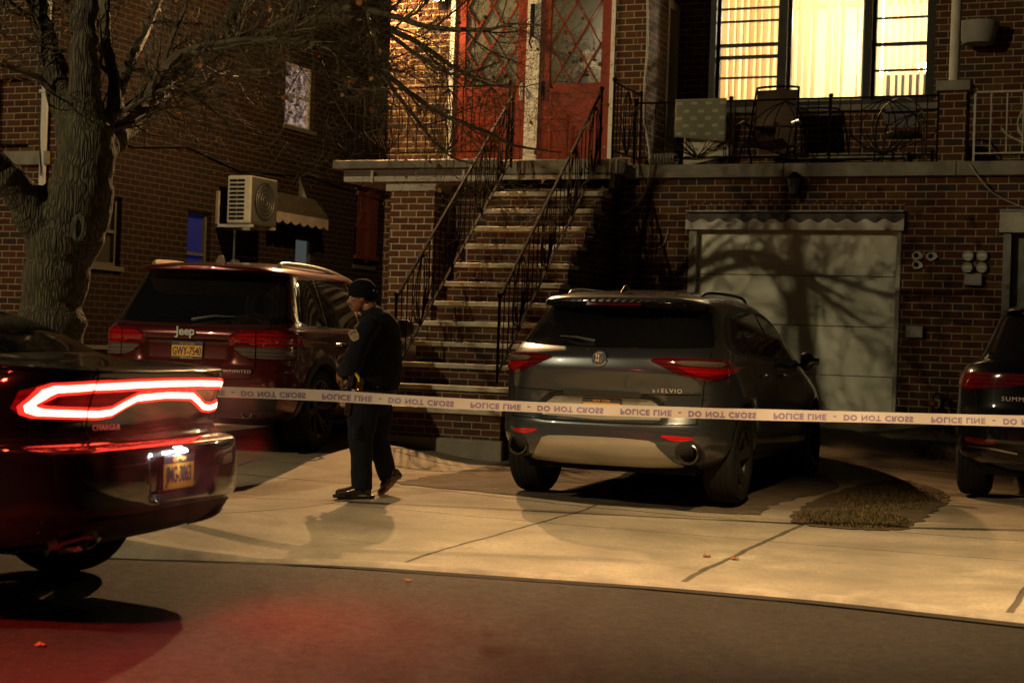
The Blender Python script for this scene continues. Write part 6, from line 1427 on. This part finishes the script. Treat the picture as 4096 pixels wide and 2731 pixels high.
remesh(m, 'cardigan', paint('beige_knit', (.50, .44, .32), .9, var=.3, sc=12, bump=.4), pe, .012, 4, .5, .02, 8)
m = MB(); m.box(-.06, .06, -.135, -.118, .86, 1.22); m.build('dark_shirt_front', M['navy'], pe, bevel=.01)

# ---------------------------------------------------------------- police tape
tp = [(-9.0, 10.3, 1.06)]
pts = [PD(x, y, D) for x, y, D in ((380, 893, 12.0), (513, 900, 11.95), (740, 908, 11.9), (1045, 926, 11.85), (1355, 940, 11.75), (1668, 950, 11.6), (2000, 958, 11.45), (2352, 967, 11.3), (2700, 975, 11.1), (3300, 985, 10.8), (4000, 985, 10.6))]
TR = PD(120, 880, 12.1)
curve = catmull([TR]+pts, 14); Ls = [0]
for a_, b_ in zip(curve, curve[1:]): Ls.append(Ls[-1]+(b_-a_).length)
def on_tape(s_, t):
    s_ = max(0, min(Ls[-1]-1e-4, s_)); i = next(k for k in range(len(Ls)-1) if Ls[k+1] >= s_); f = (s_-Ls[i])/(Ls[i+1]-Ls[i]); p = curve[i].lerp(curve[i+1], f)
    d = (curve[i+1]-curve[i]).normalized(); tw = R(9*math.sin(s_*1.7)+7*math.sin(s_*4.1+1)+5*math.sin(s_*9.3)); n = d.cross(UP).normalized(); u = n.cross(d).normalized()
    w_ = 1-.04*math.sin(s_*2.3)
    return p+(u*math.cos(tw)+n*math.sin(tw))*t*w_, (n*math.cos(tw)-u*math.sin(tw))
tape = empty('barrier_tape', (0, 0, 0)); tag(tape, 'white barrier tape with upside-down police line lettering stretched across the scene', 'tape')
m = MB(); TW = .078
m.grid(lambda u, v: on_tape(u*Ls[-1], (v-.5)*TW)[0], 260, 4)
tm_ = NT('tape_plastic'); tm_.set(Base_Color=tm_.mix(tm_.noise(4, 3), (.44, .38, .36), (.58, .52, .49)), Roughness=.35); tm_.b.inputs['Subsurface Weight'].default_value = 0
m.build('strip', tm_.m, tape, smooth=True, fix=False)
c_ = bpy.data.curves.new('t', 'FONT'); c_.body = 'POLICE LINE  -  DO NOT CROSS'; c_.size = .058; c_.offset = .0026; c_.resolution_u = 3; c_.align_y = 'CENTER'; c_.space_character = 1.12; c_.space_word = 1.2
oo = bpy.data.objects.new('t', c_); COL.objects.link(oo); dg = bpy.context.evaluated_depsgraph_get(); tmesh = bpy.data.meshes.new_from_object(oo.evaluated_get(dg)); bpy.data.objects.remove(oo)
bm = bmesh.new(); bm.from_mesh(tmesh); bmesh.ops.triangulate(bm, faces=bm.faces); tv = [v.co.copy() for v in bm.verts]; tf = [[v.index for v in f.verts] for f in bm.faces]; bm.free()
tx0, tx1 = min(v.x for v in tv), max(v.x for v in tv); rep = 1.075; TL = .955
xs_ = sorted({round(v.x, 4) for v in tv}|{round(min(tv[i].x for i in f)+(max(tv[i].x for i in f)-min(tv[i].x for i in f))*q_/20, 4) for f in tf for q_ in range(21)}); words_ = []; a0_ = xs_[0]
for a_, b_ in zip(xs_, xs_[1:]):
    if b_-a_ > .022: words_.append((a0_-1e-3, a_+1e-3)); a0_ = b_
words_.append((a0_-1e-3, xs_[-1]+1e-3)); print('words', len(words_))
start = (PD(740, 908, 11.9)-TR).length
best = min(range(len(curve)), key=lambda k: (curve[k]-PD(742, 908, 11.9)).length); s0 = Ls[best]
k = -2
M['tape_ink'] = paint('tape_ink', (.22, .16, .30), .5, var=.2)
while s0+k*rep+TL < Ls[-1]:
    if s0+k*rep > 0:
        pos_ = []
        for v in tv:
            s_ = s0+k*rep+(v.x-tx0)/(tx1-tx0)*TL; p, n = on_tape(s_, -v.y*.92-.004); pos_.append(tuple(p+n*.0022))
        for a_, b_ in words_:
            fs_ = [f for f in tf if a_ <= tv[f[0]].x <= b_]; ids = sorted({i for f in fs_ for i in f}); mp_ = {i: j for j, i in enumerate(ids)}
            m = MB(); m.v = [pos_[i] for i in ids]; m.f = [tuple(mp_[i] for i in f) for f in fs_]; m.mi = [0]*len(m.f); m.build('lettering', M['tape_ink'], tape, fix=False)
    k += 1
# ---------------------------------------------------------------- tree
bk = NT('bark'); mp = bk.add('ShaderNodeMapping'); mp.inputs['Scale'].default_value = (44, 44, 3.6); bk.l(bk.pos(), mp.inputs[0])
dn_ = bk.add('ShaderNodeTexNoise'); dn_.inputs['Scale'].default_value = 3; bk.l(bk.pos(), dn_.inputs[0])
va = bk.add('ShaderNodeVectorMath', operation='MULTIPLY_ADD'); bk.l(dn_.outputs['Color'], va.inputs[0]); va.inputs[1].default_value = (2.6, 2.6, 1.6); bk.l(mp.outputs[0], va.inputs[2])
vo = bk.add('ShaderNodeTexVoronoi', feature='DISTANCE_TO_EDGE'); vo.inputs['Scale'].default_value = 1; bk.l(va.outputs[0], vo.inputs['Vector'])
e1 = bk.ramp(vo.outputs['Distance'], [(.0, 0), (.28, 1)]); fn = bk.noise(70, 5); ms = bk.noise(1.6, 3); f2 = bk.noise(9, 3)
bc = bk.mix(e1, (.018, .014, .009), bk.mix(fn, (.050, .040, .024), (.12, .10, .062)))
bc = bk.mix(bk.math('MULTIPLY', bk.ramp(ms, [(.45, 0), (.62, 1)]), bk.math('MULTIPLY', e1, .7)), bc, bk.mix(f2, (.038, .050, .010), (.09, .075, .016)))
bk.set(Base_Color=bc, Roughness=.9); bk.bump(bk.math('MULTIPLY_ADD', fn, .35, e1), .55, .025); M['bark'] = bk.m
tw_ = NT('twig_bark'); tw_.set(Base_Color=tw_.mix(tw_.noise(6, 3), (.045, .032, .018), (.12, .10, .055)), Roughness=.75); M['twig'] = tw_.m
tree = empty('street_tree', PD(112, 800, 12.2)*1); tree.location.z = 0.1; T0 = tree.location.copy(); tag(tree, 'large bare street tree with ridged mossy trunk and a few dry leaves', 'tree')
rnd = random.Random(11)
def L3(pts): return [(PD(x, y, 12.2+d), w_/2/310*1.0) for x, y, d, w_ in pts]
limbs = {
 'trunk': [(108, 960, 0, 215), (110, 860, 0, 170), (114, 780, 0, 152), (120, 690, 0, 145), (132, 610, 0, 150), (150, 540, 0, 165), (175, 470, 0, 158), (190, 400, 0, 132), (198, 340, 0, 122), (200, 290, 0, 104)],
 'll': [(120, 560, 0, 110), (85, 500, -.1, 95), (45, 440, -.2, 80), (5, 395, -.3, 74), (-60, 330, -.4, 62), (-105, 230, -.4, 50), (-125, 100, -.3, 40), (-120, -60, -.2, 32), (-100, -240, -.1, 22)],
 'A': [(175, 340, 0, 85), (150, 250, .1, 66), (125, 160, .2, 58), (105, 80, .25, 52), (85, 0, .3, 46), (60, -130, .5, 40), (30, -300, .7, 30)],
 'B': [(198, 320, 0, 92), (196, 230, 0, 74), (194, 130, 0, 64), (197, 20, 0, 60), (203, -140, .1, 48), (215, -320, .2, 36), (225, -520, .3, 22)],
 'C': [(222, 350, -.0, 86), (262, 308, .4, 72), (310, 265, .9, 64), (360, 215, 1.4, 56), (410, 175, 1.9, 52), (458, 140, 2.3, 50), (505, 88, 2.6, 45), (540, 25, 2.7, 41), (565, -50, 2.8, 37), (600, -180, 2.8, 30), (650, -330, 2.8, 22)],
 'E': [(228, 330, .1, 46), (258, 250, .15, 36), (262, 180, .2, 30), (243, 100, .25, 27), (240, 20, .3, 25), (262, -90, .4, 21), (300, -240, .5, 16)],
 'D2': [(262, 300, .3, 40), (275, 210, .8, 30), (305, 130, 1.4, 25), (335, 70, 1.9, 22), (372, -20, 2.3, 19), (400, -140, 2.6, 15)],
 'C2': [(430, 165, 2.05, 38), (500, 125, 2.2, 33), (570, 92, 2.3, 29), (650, 60, 2.4, 27), (730, 43, 2.4, 25), (810, 45, 2.4, 22), (890, 66, 2.4, 18), (970, 105, 2.4, 15), (1050, 160, 2.4, 11), (1130, 200, 2.4, 8)],
 'F': [(340, 235, .0, 30), (368, 180, .05, 30), (415, 130, .1, 26), (480, 106, .15, 23), (575, 96, .2, 22), (650, 92, .25, 20), (718, 96, .3, 19), (790, 119, .4, 17), (860, 152, .5, 15), (956, 224, .6, 13), (1022, 266, .7, 11), (1122, 305, .8, 9), (1184, 335, .9, 7), (1290, 350, 1.0, 4)],
 'G': [(575, 90, 2.3, 22), (680, 38, 2.2, 21), (760, 20, 2.1, 20), (830, 22, 1.9, 18), (899, 36, 1.8, 16), (980, 62, 1.7, 14), (1070, 70, 1.6, 12), (1127, 67, 1.5, 9), (1184, 55, 1.4, 6), (1240, 60, 1.3, 4)],
 'Hh': [(800, 50, 2.4, 15), (860, 70, 2.2, 14), (899, 84, 2.1, 13), (946, 119, 2.0, 11), (1013, 162, 1.9, 9), (1051, 172, 1.9, 7), (1100, 160, 1.9, 6), (1150, 142, 1.9, 4)],
 'I': [(860, 150, .5, 12), (900, 200, .5, 10), (945, 260, .55, 9), (1000, 330, .6, 7), (1040, 362, .6, 5), (1090, 378, .6, 3)],
 'J': [(310, 262, .9, 18), (380, 240, .8, 12), (450, 210, .7, 9), (540, 170, .6, 7), (620, 160, .5, 5)],
 'K': [(718, 100, .3, 11), (750, 170, .25, 8), (770, 230, .2, 6), (810, 300, .2, 4)],
 'N': [(150, 250, .1, 22), (100, 190, 0, 16), (55, 165, -.1, 12), (0, 150, -.2, 8)],
}
LB = {k: L3(v) for k, v in limbs.items()}
def smooth_limb(v, n=5):
    P_ = catmull([p for p, r in v], n); rs = [Vector((r, 0, 0)) for p, r in v]; R_ = [max(.002, q_.x) for q_ in catmull(rs, n)]
    return [(p+Vector((rnd.gauss(0, 1), rnd.gauss(0, 1), rnd.gauss(0, 1)))*min(.012, r*.12), r) for p, r in zip(P_, R_)]
m = MB()
for k in ('trunk', 'll', 'A', 'B', 'C', 'E', 'D2'):
    v = smooth_limb(LB[k]); v = [(p-T0, r) for p, r in v if r > .03]; m.tube([p for p, r in v], [r*(1+rnd.uniform(-.05, .06)) for p, r in v], 16)
# root flare
for i in range(7):
    a_ = 2*PI*i/7; b0 = LB['trunk'][0][0]-T0; m.tube([b0+Vector((math.cos(a_)*.15, math.sin(a_)*.15, .45)), b0+Vector((math.cos(a_)*.33, math.sin(a_)*.33, .12)), b0+Vector((math.cos(a_)*.5, math.sin(a_)*.5, -.06))], [.12, .10, .05], 10)
tk = remesh(m, 'trunk', M['bark'], tree, .02, 5, .5, .008, 7)
# scar and burl around the hollow
hp = PD(184, 525, 12.2-.262)-T0
m = MB(); dirx = IR; m.tube([hp+IR*.040*math.cos(t)+UP*.085*math.sin(t)-ID*.012 for t in [2*PI*i/18 for i in range(18)]], .028, 10, closed=True); m.build('burl', M['bark'], tree, smooth=True)
m = MB(); blob(m, hp-ID*.008, .026, .02, .06, Matrix.Rotation(YAW, 3, 'Z'), 8); m.build('hollow', M['dark'], tree, smooth=True)
# branches and twigs
br = MB(); tw = MB(); lv = MB(); count = [0]; tips = []
def rv(): return Vector((rnd.gauss(0, 1), rnd.gauss(0, 1), rnd.gauss(0, 1))).normalized()
def grow(p, d, L, r, depth):
    count[0] += 1; n = 5 if depth < 2 else 4; pts = [p]; rs = [r]; dd = d.copy()
    for i in range(n):
        dd = (dd+rv()*.28+Vector((0, 0, .05 if depth < 2 else .10))).normalized(); pts.append(pts[-1]+dd*L/n); rs.append(r*(1-.72*(i+1)/n))
    (br if r > .012 else tw).tube(pts, rs, 6 if r > .012 else (4 if r > .005 else 3), cap=False)
    if depth < 4:
        for i in range(1, n+1):
            if rnd.random() < (.95 if depth < 3 else .75):
                for _ in range(2 if depth in (1, 2) and rnd.random() < .55 else 1):
                    ax = dd.cross(rv()).normalized(); nd = (Matrix.Rotation(R(rnd.uniform(28, 62)), 3, ax) @ (pts[i]-pts[i-1]).normalized())
                    grow(pts[i], nd, L*rnd.uniform(.42, .66), max(.0016, rs[i]*rnd.uniform(.5, .75)), depth+1)
    else:
        tips.append((pts[-1], dd))
        if rnd.random() < .5:       # bud clusters
            q_ = pts[-1]; tw.tube([q_, q_+dd*.012+rv()*.004], [.0035, .0015], 4, cap=False)
for k, v in LB.items():
    sv = [(p-T0, r) for p, r in smooth_limb(v)]
    if k in ('trunk',): continue
    if k not in ('ll', 'A', 'B', 'C', 'E', 'D2'): br.tube([p for p, r in sv], [r for p, r in sv], 8)
    else:
        th = [(p, r) for p, r in sv if r <= .045]
        if len(th) > 2: br.tube([p for p, r in th], [r for p, r in th], 8)
    hid = k in ('ll', 'A', 'B', 'N', 'S1', 'S2', 'S3', 'S4')
    for i in range(2, len(sv)-1, 2):
        p, r = sv[i]; t = (sv[i+1][0]-sv[i-1][0]).normalized()
        if r > .085: continue
        pr = {'C': .45, 'E': .5, 'D2': .7, 'F': .55, 'I': .4, 'C2': .6, 'G': .6, 'Hh': .6, 'J': .6}.get(k, .8 if not hid else .42)
        if k == 'F' and i > len(sv)*.8: continue
        if rnd.random() < pr:
            ax = t.cross(rv()).normalized(); nd = Matrix.Rotation(R(rnd.uniform(30, 65)), 3, ax) @ t
            nd = (nd+Vector((0, .15, .05))).normalized()
            grow(p, nd, rnd.uniform(.45, 1.0)*(1.5 if hid else 1), min(r*.5, .022), 1 if not hid else 1)
# hanging thin shoots
for (x, y, y2) in ((395, 60, 340), (352, 80, 290), (470, 150, 200)):
    a_ = PD(x, y, 12.3)-T0; b_ = PD(x+rnd.uniform(-12, 12), y2, 12.3)-T0; tw.tube(catmull([a_, (a_+b_)/2+rv()*.04, b_], 4), .004, 4)
br.build('branches', M['twig'], tree, smooth=True, fix=False); tw.build('twigs', M['twig'], tree, fix=False)
lm = NT('dry_leaf'); oi = lm.add('ShaderNodeTexNoise'); oi.inputs['Scale'].default_value = 2.5; lm.l(lm.pos(), oi.inputs[0])
lm.set(Base_Color=lm.mix(oi.outputs[0], (.20, .055, .012), (.34, .15, .03)), Roughness=.7); lm.b.inputs['Transmission Weight'].default_value = 0
sel = [t for t in tips if rnd.random() < .030]
for p, d in sel:
    s_ = rnd.uniform(.020, .046); a1 = rv(); a2 = a1.cross(rv()).normalized(); n_ = a1.cross(a2)
    sh = [(0, 0), (.5, .25), (.35, .5), (.8, .6), (.45, .9), (0, 1.25), (-.45, .9), (-.8, .6), (-.35, .5), (-.5, .25)]
    k0 = len(lv.v); c0 = p+d*.01
    for (a_, b_) in sh: lv.v.append(tuple(c0+a1*a_*s_+a2*b_*s_+n_*(a_*a_*.5)*s_*rnd.uniform(.4, 1)))
    for i in range(1, len(sh)-1): lv.f.append((k0, k0+i, k0+i+1)); lv.mi.append(0)
lv.build('leaves', lm.m, tree, fix=False)
print('tree', count[0], len(tw.v), len(br.v))
# fallen leaves on the pavement
def fallen(px, py, label, big=False):
    p = P(px, py, 2, .1); p.z = g(p.x, p.y)+.006; m = MB(); s_ = .05 if big else .035; a0 = rnd.uniform(0, 6)
    sh = [(0, 0), (.5, .25), (.35, .5), (.8, .6), (.45, .9), (0, 1.25), (-.45, .9), (-.8, .6), (-.35, .5), (-.5, .25)]
    n = len(sh); V_ = []
    for top in (0, 1):
        for (a_, b_) in sh: V_.append(((a_*math.cos(a0)-b_*math.sin(a0))*s_, (a_*math.sin(a0)+b_*math.cos(a0))*s_, (.45*a_*a_+.05*top)*s_))
    m.v = V_; m.f = [tuple(range(n))[::-1], tuple(range(n, 2*n))]+[(i, (i+1) % n, n+(i+1) % n, n+i) for i in range(n)]; m.mi = [0]*len(m.f)
    o = m.build('fallen_leaf', lm.m); o.location = p; tag(o, label, 'leaf', 'dry leaves lying on the ground')
fallen(1615, 1266, 'dry leaf on the slab left of the wide pavement joint', True); fallen(1680, 1272, 'dry leaf on the slab right of the wide pavement joint', True)
fallen(938, 1336, 'small orange leaf in the gutter below the walking man'); fallen(1134, 1143, 'small dark leaf on the pavement left of the grey car'); fallen(1395, 1150, 'brown leaf just behind the grey car'); fallen(105, 1484, 'pale leaf lying in the road at the left')
# ---------------------------------------------------------------- light
W = bpy.data.worlds.new('World'); S.world = W; W.use_nodes = True
wt = W.node_tree; bg = wt.nodes['Background']; sk = wt.nodes.new('ShaderNodeTexSky'); sk.sky_type = 'NISHITA'; sk.sun_disc = False
sk.sun_elevation = R(-3.0); sk.sun_rotation = R(200); wt.links.new(sk.outputs[0], bg.inputs[0]); bg.inputs[1].default_value = .03
def lamp(name, typ, loc, e, col, size=.1, aim=None, spot=None, blend=.5, parent=None):
    l = bpy.data.lights.new(name, typ); l.energy = e; l.color = col; l.shadow_soft_size = size
    if typ == 'SPOT': l.spot_size = R(spot); l.spot_blend = blend
    o = bpy.data.objects.new(name, l); COL.objects.link(o); o.location = loc
    if aim is not None: o.rotation_euler = (Vector(aim)-Vector(loc)).to_track_quat('-Z', 'Y').to_euler()
    return o
def street_lamp(x, y, h, arm, label):
    t = empty('street_lamp', (x, y, 0)); tag(t, label, 'street lamp', 'street lamps along the kerbs')
    a = Vector(arm)
    w = MB(); w.tube([(0, 0, -.1), (0, 0, .3), (0, 0, h-.6), (a.x*.3, a.y*.3, h+.02), (a.x*.9, a.y*.9, h+.2)], [.12, .09, .06, .045, .04], 12); w.build('pole', M['grey'], t, smooth=True)
    w = MB(); w.lathe([(0, .09), (.10, .07), (.17, .0), (.15, -.02)], 'z', (a.x, a.y, h+.2), 20); w.build('lamp_head', M['grey'], t, smooth=True)
    w = MB(); w.lathe([(.15, -.02), (.11, -.07), (0, -.09)], 'z', (a.x, a.y, h+.2), 20); w.build('lens', emit('lamp_lens', (1, .75, .42), 8), t, smooth=True)
    return Vector((x+a.x, y+a.y, h+.05))
E1 = street_lamp(-14.0, -2.4, 8.7, (1.0, 1.2, 0), 'street lamp across the road off to the left')
E2 = street_lamp(2.2, 1.0, 8.2, (-2.6, 3.2, 0), 'street lamp on the near pavement with its arm over the road')
lamp('street_light_left', 'POINT', E1, 4700, (1, .80, .45), .09)
lamp('street_light_near', 'SPOT', E2, 8600, (1, .67, .31), .12, (-2.2, 9.5, 0), 44, 1.0)
# porch floodlight
lamp('porch_light', 'SPOT', (-9.0, 17.95, 5.62), 3100, (1, .56, .24), .06, (-7.4, 10.5, 0), 104, .35)
lamp('brick_glow_fill', 'POINT', (-9.72, 18.0, 5.42), 380, (1, .60, .24), .06)  # added point lamp, brightens the brick beside the porch lamp
lamp('road_red_spot', 'SPOT', (-5.4, 1.6, 4.2), 5000, (1, .05, .03), .12, (-4.0, 4.45, 0), 40, 1.0)  # unseen red spot aimed down at the road on the left
lamp('tail_red_fill', 'SPOT', (-4.02, 6.5, .98), 120, (1, .03, .02), .1, (-3.4, 6.9, .0), 125, 1.0)  # added spot, strengthens the tail bar's red on the road
lamp('plate_light', 'POINT', (-4.22, 6.37, .84), .5, (.92, .96, 1), .012)
lamp('hall_light', 'POINT', (-6.84, 19.02, 5.32), 6.5, (1, .78, .45), .08)
lamp('hall_light', 'POINT', (-8.3, 20.5, 5.6), 8, (1, .8, .5), .1)
lamp('room_light', 'POINT', (-3.55, 21.6, 5.15), 330, (1, .84, .56), .06)
lamp('room_light', 'POINT', (-4.6, 21.8, 5.9), 330, (1, .82, .52), .1)
w = MB()
for (x, y, z) in ((-3.55, 21.6, 5.15), (-4.02, 21.3, 5.05)): w.lathe([(0, .07), (.05, .05), (.07, 0), (.05, -.05), (0, -.07)], 'z', (x, y, z), 14); w.tube([(x, y, z+.07), (x, y, 6.34)], .006, 5)
w.v = [(x+4, y-18, z) for x, y, z in w.v]; w.build('ceiling_lamp', emit('room_bulb', (1, .85, .6), 45), house, smooth=True)
S.view_settings.view_transform = 'Standard'; S.view_settings.look = 'None'; S.view_settings.gamma = 1; S.view_settings.exposure = 0
S.cycles.use_denoising = True; S.cycles.max_bounces = 6; S.cycles.transparent_max_bounces = 16; S.cycles.sample_clamp_indirect = 4; S.cycles.caustics_reflective = False; S.cycles.caustics_refractive = False
